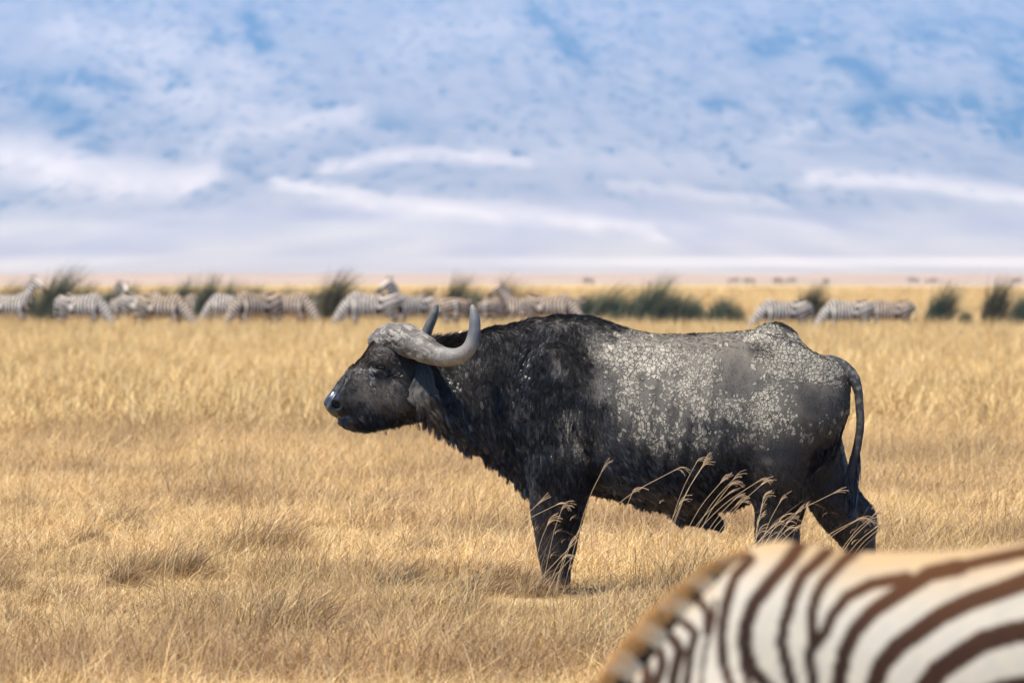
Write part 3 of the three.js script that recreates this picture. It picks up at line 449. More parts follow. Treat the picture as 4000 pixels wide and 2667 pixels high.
  function coatAt(px0, py0, z, nx, ny, nz, i) {
    if (px0 < 1340 && py0 > 1500) return null;
    const x = UX(px0), y = UY(py0), px = px0 + (fbm(x * 7, y * 7, z * 7, 2) - 0.5) * 160, py = py0 + (fbm(x * 7 + 9, y * 7, z * 7, 2) - 0.5) * 110;
    const c = { len: 0.02, p: 0.26, fx: 0.4, fy: -1, lift: 0.15, brown: 0 };                        // barrel
    mixC(c, { len: 0.03, p: 0.3 }, ss(1540, 1720, py));
    mixC(c, { len: 0.017, p: 0.34, fx: 0.2, brown: 0.5 }, ss(2860, 3000, px) * ss(1400, 1560, py));
    mixC(c, { len: 0.026, p: 0.34, brown: 0.55, fx: 0.05 }, ss(2860, 2960, px) * ss(1720, 1860, py));
    mixC(c, { len: 0.044, p: 0.36, fx: lerp(0.28, -0.12, ss(1750, 2150, px)), lift: 0.24 }, 1 - ss(2200, 2440, px));   // neck and shoulder
    mixC(c, { len: 0.022, lift: 0.5, fx: 0.7, fy: -0.1 }, ss(0.55, 0.9, ny) * (1 - ss(1420, 1500, py)) * 0.8);
    mixC(c, { len: 0.04, lift: 0.42, p: 0.4, brown: 0.3 }, ss(-0.15, -0.5, ny) * ss(1640, 1760, py));
    mixC(c, { len: 0.03, brown: 0.4, fx: 0 }, ss(1820, 1960, py) * (1 - ss(2300, 2420, px)));
    mixC(c, { len: 0.018, p: 0.3, fx: 0.05, lift: 0.2, brown: 0.45 }, ss(1980, 2120, py));
    if (px0 < 1860 && py0 < 1370 && ny > 0.1 && px0 > 1640) mixC(c, { len: 0.06, brown: 0.8, lift: 0.85, fx: 0.7, fy: 0.3, p: 0.5 }, (1 - ss(1780, 1860, px0)));
    if (px0 < 1680) {                                                                                // head
      const h = { len: lerp(0.012, 0.024, ss(1300, 1500, px)), p: 0.7, fx: 0.75, fy: -0.55, lift: 0.24, brown: 0.15 };
      if (py0 < 1440 && px0 < 1540) { h.len = 0.016; h.brown = 0.9; h.fx = 0.3; h.fy = 0.5; h.lift = 0.4; }
      mixC(h, { len: 0.026, fx: 0.35, fy: -1, p: 0.5 }, ss(1540, 1600, py)); mixC(h, { len: 0.036, lift: 0.6, p: 0.5, fx: 0.25 }, ss(1605, 1640, py0) * ss(1360, 1420, px0));
      mixC(c, h, 1 - ss(1620, 1680, px0));
    }
    if (z < -0.12) c.p *= 0.25;
    if (crustW[i] > 0.3) { c.p *= c.len > 0.034 ? 0.3 : 0.45; c.len *= 0.8; } c.dust = crustW[i];
    return c;
  }
  const N2 = body.attributes.normal, tint = new THREE.Color();
  function addLock(p, n, flow, len, brown, lift, wide = 1, dust = 0) {
    const f = flow.clone().addScaledVector(n, -flow.dot(n)); if (f.lengthSq() < 1e-6) f.set(0.3, 0, 0.3); f.normalize().addScaledVector(n, lift).normalize();
    const side = V(0, 0, 0).crossVectors(f, n).normalize(), up = V(0, 0, 0).crossVectors(side, f).normalize(), tw = rr(-0.6, 0.6), s2 = side.clone().multiplyScalar(Math.cos(tw)).addScaledVector(up, Math.sin(tw)), u2 = V(0, 0, 0).crossVectors(s2, f).normalize();
    const w = Math.min(1, 0.35 + 0.012 / len) * len * wide;
    bas.makeBasis(s2.multiplyScalar(w), f.multiplyScalar(len), u2.multiplyScalar(len)); bas.setPosition(p.x - n.x * 0.002, p.y - n.y * 0.002, p.z - n.z * 0.002);
    const v = rr(0.4, 1.4), glint = noise(p.x * 9, p.y * 9, p.z * 9), g = rnd() < 0.16 + 0.4 * ss(0.4, 0.8, glint) ? rr(2.5, 8) : 1.15;  // glints of light painted in: clustered locks get a brighter base colour
    hair[Math.floor(rnd() * 3)].push({ m: bas.elements.slice(), c: [lerp(lerp(0.015, 0.028, brown) * v * g, 0.13 * v, dust), lerp(lerp(0.0133, 0.016, brown) * v * g, 0.11 * v, dust), lerp(lerp(0.0125, 0.0105, brown) * v * g, 0.085 * v, dust)] });
  }
  for (let i = 0; i < count; i++) {
    const x = P.getX(i), y = P.getY(i), z = P.getZ(i), nx = N2.getX(i), ny = N2.getY(i), nz = N2.getZ(i), px = QX(x), py = QY(y), c = coatAt(px, py, z, nx, ny, nz, i);
    if (!c) continue;
    for (let want = c.p * 2.3; want > 0; want -= 1) { if (rnd() > want) break;
    const sw = (fbm(x * 5, y * 5, z * 5, 2) - 0.5) * 1.1, sw2 = rr(-0.16, 0.16);
    addLock(V(x + rr(-0.003, 0.003), y + rr(-0.003, 0.003), z), V(nx, ny, nz), V(c.fx + sw + sw2, c.fy + rr(-0.1, 0.1), rr(-0.15, 0.15)), c.len * rr(0.6, 1.35), c.brown * rr(0.4, 1.3), c.lift * rr(0.5, 1.6), 1, clamp(c.dust * (px < 1640 ? 0.3 : 0.7) * rr(0.3, 1.2))); }
  }
  // wisps hanging from jaw, throat and brisket: locks drawn together into points
  { const low = []; for (let i = 0; i < count; i++) { const px = QX(P.getX(i)), py = QY(P.getY(i)), ny = N2.getY(i); if (px > 1420 && px < 2080 && py > 1590 && ny < -0.35 || (px > 2330 && px < 2950 && py > 1900 && ny < -0.6)) low.push(i); }
    for (let w = 0; w < 520; w++) { const i = low[Math.floor(rnd() * low.length)], o = V(P.getX(i), P.getY(i), P.getZ(i)), n = V(N2.getX(i), N2.getY(i), N2.getZ(i)), px = QX(o.x), L = px > 2300 ? rr(0.02, 0.045) : px < 1620 ? rr(0.02, 0.05) : rr(0.03, 0.07), tipx = rr(-0.3, 0.9); for (let k = 0; k < 7; k++) { const d = V(rr(-0.012, 0.012), rr(-0.004, 0.004), rr(-0.012, 0.012)), flow = V(tipx * L - d.x, -L, -d.z); addLock(o.clone().add(d), V(n.x, 0.1, Math.max(0.2, n.z)).normalize(), flow, L * rr(0.8, 1.1), 0.3, rr(0, 0.15), 0.6); } } }
  // ear fringe, tail switch
  { const cvE = [[1690, 1560, 0.265], [1705, 1600, 0.265], [1726, 1640, 0.255], [1650, 1580, 0.27], [1690, 1620, 0.262]]; for (let i = 0; i < 260; i++) { const q = cvE[Math.floor(rnd() * 5)]; addLock(V(UX(q[0] + rr(-22, 22)), UY(q[1] + rr(-26, 20)), q[2] + rr(-0.012, 0.012)), V(rr(-0.3, 0.3), 0.1, 1).normalize(), V(rr(0.1, 0.8), -1, rr(-0.2, 0.2)), rr(0.03, 0.065), rr(0.2, 1), rr(0, 0.3), 0.7, rr(0, 0.7)); }
    for (let i = 0; i < 1500; i++) { const t = rr(0.66, 0.98), p = tv.getPoint(t), a = rr(0, 6.28), r = tr(t) * rr(0.5, 1.05), n = V(Math.cos(a), 0, Math.sin(a)); addLock(p.clone().addScaledVector(n, r), n, V(rr(-0.15, 0.15), -1, rr(-0.1, 0.1)), rr(0.05, 0.12), rr(0, 0.3), rr(0, 0.3), 1); } }
  const hairMat = new THREE.MeshPhysicalMaterial({ color: 0xffffff, roughness: 0.32, specularIntensity: 1, side: THREE.DoubleSide });
  hair.forEach((list, v) => {
    const m = new THREE.InstancedMesh(locks[v], hairMat, list.length), c = new THREE.Color();
    list.forEach((h, i) => { mtx.fromArray(h.m); m.setMatrixAt(i, mtx); m.setColorAt(i, c.setRGB(...h.c)); });
    m.name = 'coat_hair'; m.userData.kind = 'stuff'; m.position.x = -bx; buffalo.add(m);
  });
}

// ---------------------------------------------------------------- zebras
// local frame: facing -x, hooves at y = 0, withers at x = -0.35
function zebraBody(pose, cell, colour) {
  const back = pose.back ?? [1.12, 1.215, 1.27, 1.215, 1.205, 1.245, 1.235, 1.15];
  const tx = [-0.62, -0.5, -0.35, -0.1, 0.15, 0.4, 0.6, 0.75], bt = [0.84, 0.70, 0.63, 0.59, 0.58, 0.66, 0.78, 0.86], w = [0.1, 0.18, 0.225, 0.27, 0.29, 0.27, 0.235, 0.15];
  const list = [[loft([...tx.map((x, i) => [x, back[i], bt[i], w[i]]), [0.8, 1.06, 0.95, 0.04]], 0.1), 0]];
  list.push([chain(pose.neck, 1.35), 0.09], [chain(pose.head, 1.25), 0.05]);
  for (const s of [1, -1]) {
    const f = pose.step * s;
    list.push([chain([[-0.40, 0.86, 0.13 * s, 0.14], [-0.41, 0.62, 0.14 * s, 0.085], [-0.41 - f * 0.5, 0.42, 0.13 * s, 0.052], [-0.41 - f, 0.2, 0.13 * s, 0.034], [-0.41 - f, 0.1, 0.13 * s, 0.038], [-0.43 - f, 0.03, 0.13 * s, 0.05]]), 0.05]);
    list.push([chain([[0.52, 0.95, 0.13 * s, 0.21], [0.5, 0.68, 0.14 * s, 0.13], [0.6 + f * 0.4, 0.46, 0.13 * s, 0.062], [0.6 + f * 0.7, 0.22, 0.13 * s, 0.037], [0.59 + f, 0.1, 0.13 * s, 0.04], [0.57 + f, 0.03, 0.13 * s, 0.05]]), 0.06]);
    const e = pose.ear; list.push([chain([[e[0], e[1], 0.06 * s, 0.03], [e[0] + e[2] * 0.5, e[1] + e[3] * 0.5, 0.09 * s, 0.034], [e[0] + e[2], e[1] + e[3], 0.1 * s, 0.012]]), 0.02]);
  }
  const g = netMesh(blend(list), [-1.45, -0.03, -0.4], [0.95, 1.9, 0.4], cell);
  paint(g, (x, y, z, nx, ny, nz, o) => colour(x, y, z, nx, ny, nz, o, pose));
  return g;
}
const NECK = { graze: [[-0.44, 1.0, 0, 0.22], [-0.62, 0.86, 0, 0.19], [-0.79, 0.66, 0, 0.15], [-0.9, 0.48, 0, 0.125]], up: [[-0.44, 1.02, 0, 0.2], [-0.62, 1.22, 0, 0.15], [-0.76, 1.42, 0, 0.115], [-0.84, 1.56, 0, 0.1]] };
const HEAD = { graze: [[-0.93, 0.44, 0, 0.12], [-0.99, 0.3, 0, 0.105], [-1.06, 0.18, 0, 0.075], [-1.09, 0.12, 0, 0.068]], up: [[-0.87, 1.56, 0, 0.1], [-1.02, 1.47, 0, 0.088], [-1.16, 1.36, 0, 0.063], [-1.22, 1.32, 0, 0.056]] };
const POSES = { graze: { neck: NECK.graze, head: HEAD.graze, ear: [-0.86, 0.5, -0.1, 0.1], step: 0.05, up: false }, up: { neck: NECK.up, head: HEAD.up, ear: [-0.82, 1.64, 0.05, 0.16], step: 0.04, up: true } };
// coat pattern: upright bands on neck and barrel that lean back and flatten over the haunch, rings on the legs, dark muzzle
function stripes(x, y, z, nx, ny, nz, o, pose) {
  const wob = (fbm(x * 5, y * 5, z * 3 + 2, 2) - 0.5) * 0.1;
  let ph, duty = 0.0;
  const up = pose.up, onNeck = up ? y > 1.25 && x < -0.42 : x < -0.58 && y < 1.1 && (y > 0.42 || x < -0.7);
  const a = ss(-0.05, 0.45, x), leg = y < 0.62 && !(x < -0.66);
  if (leg && y < 0.55) { ph = (y + wob * 0.4) / 0.08; duty = 0.75; }  // leg rings kept mostly dark, painting the shade under the body into the coat
  else if (onNeck) { ph = up ? ((y - 1.2) * 0.8 - (x + 0.5) * 0.55 + wob * 0.4) / 0.1 : ((-x) * 0.7 - (y - 0.9) * 0.72 + wob * 0.4) / 0.1; }
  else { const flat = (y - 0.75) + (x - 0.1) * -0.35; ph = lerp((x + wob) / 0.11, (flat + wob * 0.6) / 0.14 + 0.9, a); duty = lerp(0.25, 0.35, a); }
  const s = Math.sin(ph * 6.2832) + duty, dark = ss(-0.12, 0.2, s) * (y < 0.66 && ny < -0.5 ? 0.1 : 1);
  const muz = up ? ss(-1.1, -1.18, x) : x < -0.9 ? ss(0.2, 0.12, y) : 0, n = noise(x * 30, y * 30, z * 30);
  const tan = 0.35 * ss(0.1, 0.6, ny) + (pose.tan ?? 0), k = 0.9 + 0.2 * n;
  const W = [lerp(0.58, 0.42, tan) * k, lerp(0.525, 0.27, tan) * k, lerp(0.44, 0.145, tan) * k], d = Math.max(dark, muz);
  o[0] = lerp(W[0], 0.026, d); o[1] = lerp(W[1], 0.016, d); o[2] = lerp(W[2], 0.011, d);
}
const hideMat = new THREE.MeshPhysicalMaterial({ vertexColors: true, roughness: 0.7, specularIntensity: 0.1 });
// upright brush of mane hair along a crest [x, y]
function maneGeo(crest, height, n, colour, wide = 0.022) {
  const cv = new THREE.CatmullRomCurve3(crest.map(([x, y]) => new THREE.Vector3(x, y, 0))), pos = [], cl = [], idx = [], o = [0, 0, 0];
  for (let i = 0; i < n; i++) {
    const t = rnd(), p = cv.getPoint(t), tg = cv.getTangent(t), nx = -tg.y, ny = tg.x, s = ny < 0 ? -1 : 1, z = rr(-wide, wide), h = height * Math.sin(Math.PI * clamp(0.12 + 0.8 * t)) * rr(0.75, 1.1), w = 0.006, tip = rr(-0.02, 0.02), b = pos.length / 3;
    for (let k = 0; k <= 4; k++) { const q = k / 4, X = p.x + s * nx * (h * q - 0.015) + tip * q, Y = p.y + s * ny * (h * q - 0.015), ww = w * (1 - q * 0.6); pos.push(X - tg.x * ww, Y - tg.y * ww, z * (1 + q * 0.7), X + tg.x * ww, Y + tg.y * ww, z * (1 + q * 0.7)); colour(t, q, o); cl.push(...o, ...o); if (k) { const e = b + k * 2; idx.push(e - 2, e - 1, e, e, e - 1, e + 1); } }
  }
  const g = new THREE.BufferGeometry(); g.setAttribute('position', new THREE.Float32BufferAttribute(pos, 3)); g.setAttribute('color', new THREE.Float32BufferAttribute(cl, 3)); g.setIndex(idx); g.computeVertexNormals(); return g;
}
const maneMat = std({ vertexColors: true, roughness: 0.85, side: THREE.DoubleSide });
const farMane = (t, q, o) => { const d = Math.sin(t * 60) > 0 || q > 0.8; o[0] = d ? 0.06 : 0.6; o[1] = d ? 0.045 : 0.56; o[2] = d ? 0.035 : 0.5; };
function tailGeo() {
  const j = [[0.76, 1.1, 0, 0.04], [0.82, 1.0, 0, 0.03], [0.84, 0.8, 0, 0.022], [0.83, 0.6, 0, 0.03], [0.82, 0.42, 0, 0.028], [0.82, 0.3, 0, 0.006]], g = netMesh(chain(j), [0.68, 0.26, -0.07], [0.92, 1.18, 0.07], 0.015);
  return paint(g, (x, y, z, nx, ny, nz, o) => { const d = y < 0.66 || Math.sin(y * 60) > 0.2; o[0] = d ? 0.05 : 0.6; o[1] = d ? 0.04 : 0.55; o[2] = d ? 0.035 : 0.48; });
}
{
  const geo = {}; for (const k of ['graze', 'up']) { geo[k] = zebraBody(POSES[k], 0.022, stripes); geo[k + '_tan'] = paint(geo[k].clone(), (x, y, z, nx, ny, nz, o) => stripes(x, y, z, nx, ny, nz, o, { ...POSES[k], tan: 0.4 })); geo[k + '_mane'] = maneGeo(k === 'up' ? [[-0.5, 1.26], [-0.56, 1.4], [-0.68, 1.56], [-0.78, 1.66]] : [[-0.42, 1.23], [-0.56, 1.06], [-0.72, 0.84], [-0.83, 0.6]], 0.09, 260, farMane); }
  const tail = tailGeo();
  // [kind, x of the withers-to-rump middle in photo pixels, row of the back, distance, turn (0 faces left, pi faces right), label]
  const PI = Math.PI, G = 'zebras grazing among the reeds';
  const herd = [
    ['up', 40, 1137, 205, PI - 0.25, 'zebra with raised head standing left of the tallest leaning reed clump'],
    ['graze', 318, 1137, 196, PI - 0.35, 'zebra with its rump beside the tallest leaning reed clump'],
    ['up', 405, 1142, 222, PI + 1.1, 'zebra with raised pale head looking over another zebra near tallest reeds'],
    ['up', 470, 1150, 214, PI / 2 + 0.4, 'zebra standing almost end on behind the zebra beside the tallest reeds'],
    ['graze_tan', 635, 1138, 196, PI - 0.3, 'tan zebra with lowered head beside a thin upright reed clump'],
    ['graze', 900, 1142, 206, -0.2, 'grazing zebra overlapping two tan zebras between thin and bushy reeds'],
    ['graze_tan', 1000, 1143, 196, 0.35, 'tan grazing zebra in the middle of three overlapping zebras'],
    ['graze_tan', 1130, 1142, 200, PI - 0.3, 'tan grazing zebra whose head is lowered beside the bushy reeds'],
    ['graze', 1450, 1140, 194, 0.25, 'bright zebra grazing with pale muzzle beside the bushy reeds'],
    ['up', 1610, 1143, 203, 0.8, 'zebra with head turned up behind the bright grazing zebra'],
    ['graze_tan', 1735, 1150, 194, -PI / 2 + 0.2, 'zebra seen from behind above the far horn of the buffalo'],
    ['graze_tan', 1925, 1152, 196, -PI / 2 - 0.3, 'tan zebra seen from behind beside the near horn of the buffalo'],
    ['up_tan', 2050, 1150, 202, 0.3, 'tan zebra with raised head above the shoulders of the buffalo'],
    ['graze_tan', 2150, 1146, 198, PI - 0.4, 'tan zebra with arched stripes above the hump of the buffalo'],
    ['graze_tan', 2235, 1158, 208, 0.5, 'tan zebra half hidden behind another above the hump of the buffalo'],
    ['graze', 560, 1146, 212, PI - 0.2, 'zebra half hidden behind the tan zebra with lowered head'], ['graze_tan', 790, 1150, 214, 0.3, 'zebra behind the thin upright reed clump'], ['graze', 1225, 1150, 212, 0.2, 'zebra between three overlapping zebras and the tall bushy reeds'], ['graze_tan', 1840, 1150, 206, PI + 0.5, 'tan zebra between the two zebras seen from behind'],
    ['graze', 3062, 1168, 190, 0.15, 'bright zebra grazing with pale face above the hips of the buffalo'],
    ['graze', 3312, 1164, 188, 0.2, 'bright zebra grazing in front of a brown tailed zebra beside olive reeds'],
    ['graze_tan', 3478, 1172, 194, 0.1, 'brown zebra with dark rump at the end of the grazing herd'],
  ];
  for (const [kind, px, py, d0, turn, label] of herd) {
    const d = d0 * 0.83, k = kind.split('_')[0], o = new THREE.Group(), [x, , z] = at(px, py, d);
    o.position.set(x, dip(d), z); o.rotation.y = turn; const back = at(px, py, d)[1] - dip(d); o.position.y -= 0.06; const sc = clamp(back / 1.235, 0.85, 1.12) * rr(0.95, 1.05); o.scale.set(sc * rr(0.92, 1.1), sc, sc); o.rotation.y += rr(-0.25, 0.25);
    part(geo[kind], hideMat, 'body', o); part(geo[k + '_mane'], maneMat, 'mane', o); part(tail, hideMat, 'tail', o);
    thing(o, 'zebra', label, 'zebra', G);
  }
}
{
  // the near zebra: its stripes follow those in the photograph, drawn on its side
  const S = 0.9, dN = 12.4, k = PX * dN / D, base = at(2950, 0, dN)[0] + 0.35 * S, zc = D - dN;
  const toZoom = (x, y) => { const X = x * S + base, Y = y * S + gy; return [((X / k + 2000) - 2200) * 1.3067, (((EYE - Y) / k + HORIZON) - 2000) * 1.3067]; };
  const gy = at(0, 2132, dN)[1] - 1.285 * S;
  // dark bands: [half width, points along the band]
  const bands = [
    [18, [960, 230], [870, 320], [815, 470], [797, 600], [803, 740], [840, 880], [880, 1000]], [25, [1240, 130], [1170, 210], [1030, 360], [955, 450], [915, 560], [908, 650], [935, 760], [1000, 840], [1050, 890], [1080, 1000]], [22, [1030, 370], [985, 420]], [13, [908, 650], [898, 760], [935, 890], [960, 1000]],
    [20, [1400, 150], [1340, 205], [1210, 300], [1150, 420], [1112, 540], [1100, 640], [1122, 760], [1155, 890], [1170, 1000]], [19, [1500, 190], [1420, 245], [1312, 340], [1262, 430], [1242, 520], [1252, 620], [1237, 700], [1252, 890], [1260, 1000]], [20, [1740, 318], [1560, 350], [1430, 410], [1350, 500], [1310, 590], [1262, 645]],
    [27, [2010, 268], [1850, 302], [1700, 390], [1560, 480], [1470, 570], [1412, 680], [1382, 790], [1368, 890], [1360, 1000]], [19, [2600, 150], [2352, 195], [2150, 235], [2000, 270]], [32, [2700, 230], [2352, 325], [2200, 380], [2050, 430], [1900, 500], [1780, 580], [1680, 650], [1600, 740], [1540, 890], [1500, 1000]],
    [38, [2800, 440], [2352, 565], [2220, 592], [2100, 625], [1980, 700], [1880, 770], [1790, 890], [1740, 1000]], [30, [2800, 740], [2352, 835], [2200, 852], [2080, 900], [1980, 1000]],
    [16, [630, 400], [700, 450], [735, 500], [730, 600]], [16, [560, 520], [640, 575], [670, 600], [640, 700], [620, 872], [610, 1000]], [20, [480, 600], [560, 640], [590, 690], [560, 800], [550, 900], [540, 1000]], [18, [420, 650], [490, 700], [505, 760], [470, 872], [450, 1000]], [18, [340, 730], [420, 780], [430, 830], [400, 920], [390, 1000]], [18, [260, 800], [340, 850], [345, 900], [320, 1000]], [8, [770, 440], [755, 560], [710, 700], [690, 872]],
    [26, [1010, 520], [1022, 545]],
  ].slice(0, -1);
  const pose = { ...POSES.graze, neck: [[-0.35, 1.0, 0, 0.205], [-0.46, 0.95, 0, 0.147], [-0.65, 0.765, 0, 0.118], [-0.8, 0.57, 0, 0.1]], back: [0.94, 1.1, 1.284, 1.27, 1.275, 1.3, 1.27, 1.17] };
  const colour = (x, y, z, nx, ny, nz, o) => {
    const [u, v] = toZoom(x, y), n = noise(x * 40, y * 40, z * 40), wu = u + (noise(x * 14, y * 14, z * 14) - 0.5) * 14;
    let dark = 0; const WID = lerp(1.45, 1.48, ss(700, 1500, u));
    if (v < 1000 && u > 150 && u < 2700) for (const b of bands) for (let i = 1; i + 1 < b.length; i++) {
      const [ax, ay] = b[i], [bx, by] = b[i + 1]; if (Math.max(ax, bx) + 60 < wu || Math.min(ax, bx) - 60 > wu) continue;
      const dx = bx - ax, dy = by - ay, t = clamp(((wu - ax) * dx + (v - ay) * dy) / (dx * dx + dy * dy)), e = Math.hypot(wu - ax - dx * t, v - ay - dy * t); dark = Math.max(dark, 1 - ss(b[0] * WID - 5, b[0] * WID + 5, e));
    } else { stripes(x, y, z, nx, ny, nz, o, pose); return; }
    // the dark bands are browner over the back, the pale coat warmer there
    const tan = ss(0.45, 1, ny) * 0.7 + 0.12 * n, br = ss(0.25, 0.9, ny) + 0.35 * ss(1200, 1700, u) * (0.5 + 0.5 * n), kk = 0.92 + 0.16 * n;
    o[0] = lerp(lerp(0.37, 0.37, tan) * kk, lerp(0.02, 0.06, br), dark); o[1] = lerp(lerp(0.33, 0.215, tan) * kk, lerp(0.0105, 0.024, br), dark); o[2] = lerp(lerp(0.265, 0.075, tan) * kk, lerp(0.0075, 0.0095, br), dark);
  };
  const o = new THREE.Group(); o.position.set(base, gy, zc); o.scale.setScalar(S);
  part(zebraBody(pose, 0.0085, colour), hideMat, 'body', o);
  const mc = (t, q, c) => { const band = Math.sin(t * 46) > 0.1, tip = q > 0.9; c[0] = tip ? 0.6 : band ? 0.012 : 0.55; c[1] = tip ? 0.3 : band ? 0.008 : 0.47; c[2] = tip ? 0.09 : band ? 0.006 : 0.34; };
  part(maneGeo([[-0.34, 1.262], [-0.415, 1.208], [-0.49, 1.13], [-0.562, 1.052], [-0.645, 0.962], [-0.738, 0.845], [-0.82, 0.725]], 0.08, 9000, mc, 0.03), maneMat, 'mane', o);
  part(tailGeo(), hideMat, 'tail', o);
  thing(o, 'zebra', 'large out of focus zebra with brown striped back close in front of the buffalo', 'zebra');
}
{
  // a few dark grazers far out on the plain
  const f = blend([[loft([[-0.75, 1.12, 0.8, 0.1], [-0.55, 1.32, 0.62, 0.2], [-0.3, 1.35, 0.56, 0.25], [0.1, 1.22, 0.58, 0.25], [0.5, 1.12, 0.68, 0.22], [0.7, 1.0, 0.85, 0.08]], 0.1), 0], [chain([[-0.6, 1.1, 0, 0.2], [-0.85, 0.95, 0, 0.14], [-1.0, 0.75, 0, 0.11], [-1.08, 0.5, 0, 0.08]]), 0.06],
    ...[1, -1].flatMap((s) => [[chain([[-0.45, 0.8, 0.13 * s, 0.12], [-0.45, 0.4, 0.13 * s, 0.05], [-0.47, 0.03, 0.13 * s, 0.045]]), 0.05], [chain([[0.5, 0.85, 0.13 * s, 0.17], [0.58, 0.42, 0.13 * s, 0.055], [0.55, 0.03, 0.13 * s, 0.045]]), 0.05], [chain([[-0.95, 0.92, 0.05 * s, 0.03], [-0.92, 0.94, 0.22 * s, 0.028], [-0.88, 1.08, 0.24 * s, 0.012]]), 0.02]])]);
  const g = netMesh(f, [-1.25, -0.02, -0.35], [0.85, 1.45, 0.35], 0.035), m = std({ color: new THREE.Color().setRGB(0.32, 0.245, 0.185), roughness: 0.8 });
  const tg = netMesh(chain([[0.68, 0.98, 0, 0.04], [0.76, 0.75, 0, 0.03], [0.76, 0.4, 0, 0.02]]), [0.58, 0.3, -0.08], [0.85, 1.08, 0.08], 0.025);
  for (const [px, py, d, turn] of [[2300, 1124, 600, 0.4], [2862, 1132, 620, 2.9], [2930, 1128, 590, 0.2], [3042, 1130, 600, 0.6], [3088, 1133, 640, 2.6], [3228, 1126, 610, 1.9], [3572, 1131, 630, 0.1], [3636, 1128, 600, 3], [3968, 1127, 610, 2.8]]) {
    const o = new THREE.Group(), [x, , z] = at(px, py, d); o.position.set(x, dip(d), z); o.rotation.y = turn; o.scale.setScalar(0.75); part(g, m, 'body', o); part(tg, m, 'tail', o);
    thing(o, 'wildebeest', 'small dark grazer far out on the pale plain behind the herd', 'wildebeest', 'dark grazers far out on the plain');
  }
}

// ---------------------------------------------------------------- grass, reeds, tussocks, seed stalks
function blades(list, segs = 3) {            // [x, y, z, height, width, lean x, lean z, r, g, b, twist]
  const pos = [], cl = [], idx = [];
  for (const [x, y, z, h, w, lx, lz, r, g, b, a] of list) {
    const b0 = pos.length / 3, ca = Math.cos(a), sa = Math.sin(a);
    for (let i = 0; i <= segs; i++) { const t = i / segs, q = t * t, ww = w * (1 - t * 0.85), X = x + lx * h * q, Y = y + h * t * (1 - 0.28 * (lx * lx + lz * lz) * q), Zz = z + lz * h * q; pos.push(X - ww * ca, Y, Zz - ww * sa, X + ww * ca, Y, Zz + ww * sa); cl.push(r, g, b, r, g, b); if (i) { const k = b0 + i * 2; idx.push(k - 2, k - 1, k, k, k - 1, k + 1); } }
  }
  const gm = new THREE.BufferGeometry(); gm.setAttribute('position', new THREE.Float32BufferAttribute(pos, 3)); gm.setAttribute('color', new THREE.Float32BufferAttribute(cl, 3)); gm.setIndex(idx); gm.computeVertexNormals(); return gm;
}
const strawMat = new THREE.MeshPhysicalMaterial({ vertexColors: true, roughness: 0.7, specularIntensity: 0.35, side: THREE.DoubleSide });
function bladeColour(kind) {
  const v = rr(0.6, 1.2), q = rnd();
  if (kind === 'brown') return [0.22 * v, 0.13 * v, 0.064 * v];
  if (q < 0.05) return [0.24 * v, 0.25 * v, 0.08 * v];
  if (q < 0.22) return [0.36 * v, 0.22 * v, 0.105 * v];
  if (q < 0.38) return [0.74 * v, 0.57 * v, 0.31 * v];
  return [0.67 * v, 0.445 * v, 0.19 * v];
}
const WIND = 0.36;
const gs = () => (rnd() + rnd() + rnd() - 1.5) * 1.15;
function tuft(n, rad, h0, h1, w, spread, kind) { const L = []; for (let i = 0; i < n; i++) { const a = rr(0, 6.28), r = rad * Math.sqrt(rnd()), h = rr(h0, h1) * (rnd() < 0.1 ? 1.25 : 1), cl = bladeColour(kind); const flat = rnd() < 0.48 ? rr(1.0, 2.4) : 0, fa = rr(0, 6.28); if (cl[1] > cl[0]) cl[0] = cl[1] * (h > 0.14 ? 1.5 : 0.96); L.push([r * Math.cos(a), -0.02, r * Math.sin(a), h, w * rr(0.6, 1.3), WIND * rr(-0.2, 1.7) + Math.cos(a) * spread + gs() * 0.9 + flat * Math.cos(fa), Math.sin(a) * spread + gs() * 0.9 + flat * Math.sin(fa), ...cl, rr(-1, 1)]); } return blades(L); }
function field(name, label, variants, places) {
  const m4 = new THREE.Matrix4(), q = new THREE.Quaternion(), Y = new THREE.Vector3(0, 1, 0), c = new THREE.Color(), by = variants.map(() => []);
  places.forEach((p) => by[Math.floor(rnd() * variants.length)].push(p));
  variants.forEach((g, i) => {
    const m = new THREE.InstancedMesh(g, strawMat, by[i].length);
    by[i].forEach(([x, y, z, s, sy, turn, r, gg, b], k) => { q.setFromAxisAngle(Y, turn); m4.compose(new THREE.Vector3(x, y, z), q, new THREE.Vector3(s, sy, s)); m.setMatrixAt(k, m4); m.setColorAt(k, c.setRGB(r, gg, b)); });
    thing(m, name, label, 'grass', null, 'stuff');
  });
}
const FOOT = [[UX(2155), 0.2], [UX(2180), -0.15], [UX(3015), 0.18], [UX(3360), -0.18]];
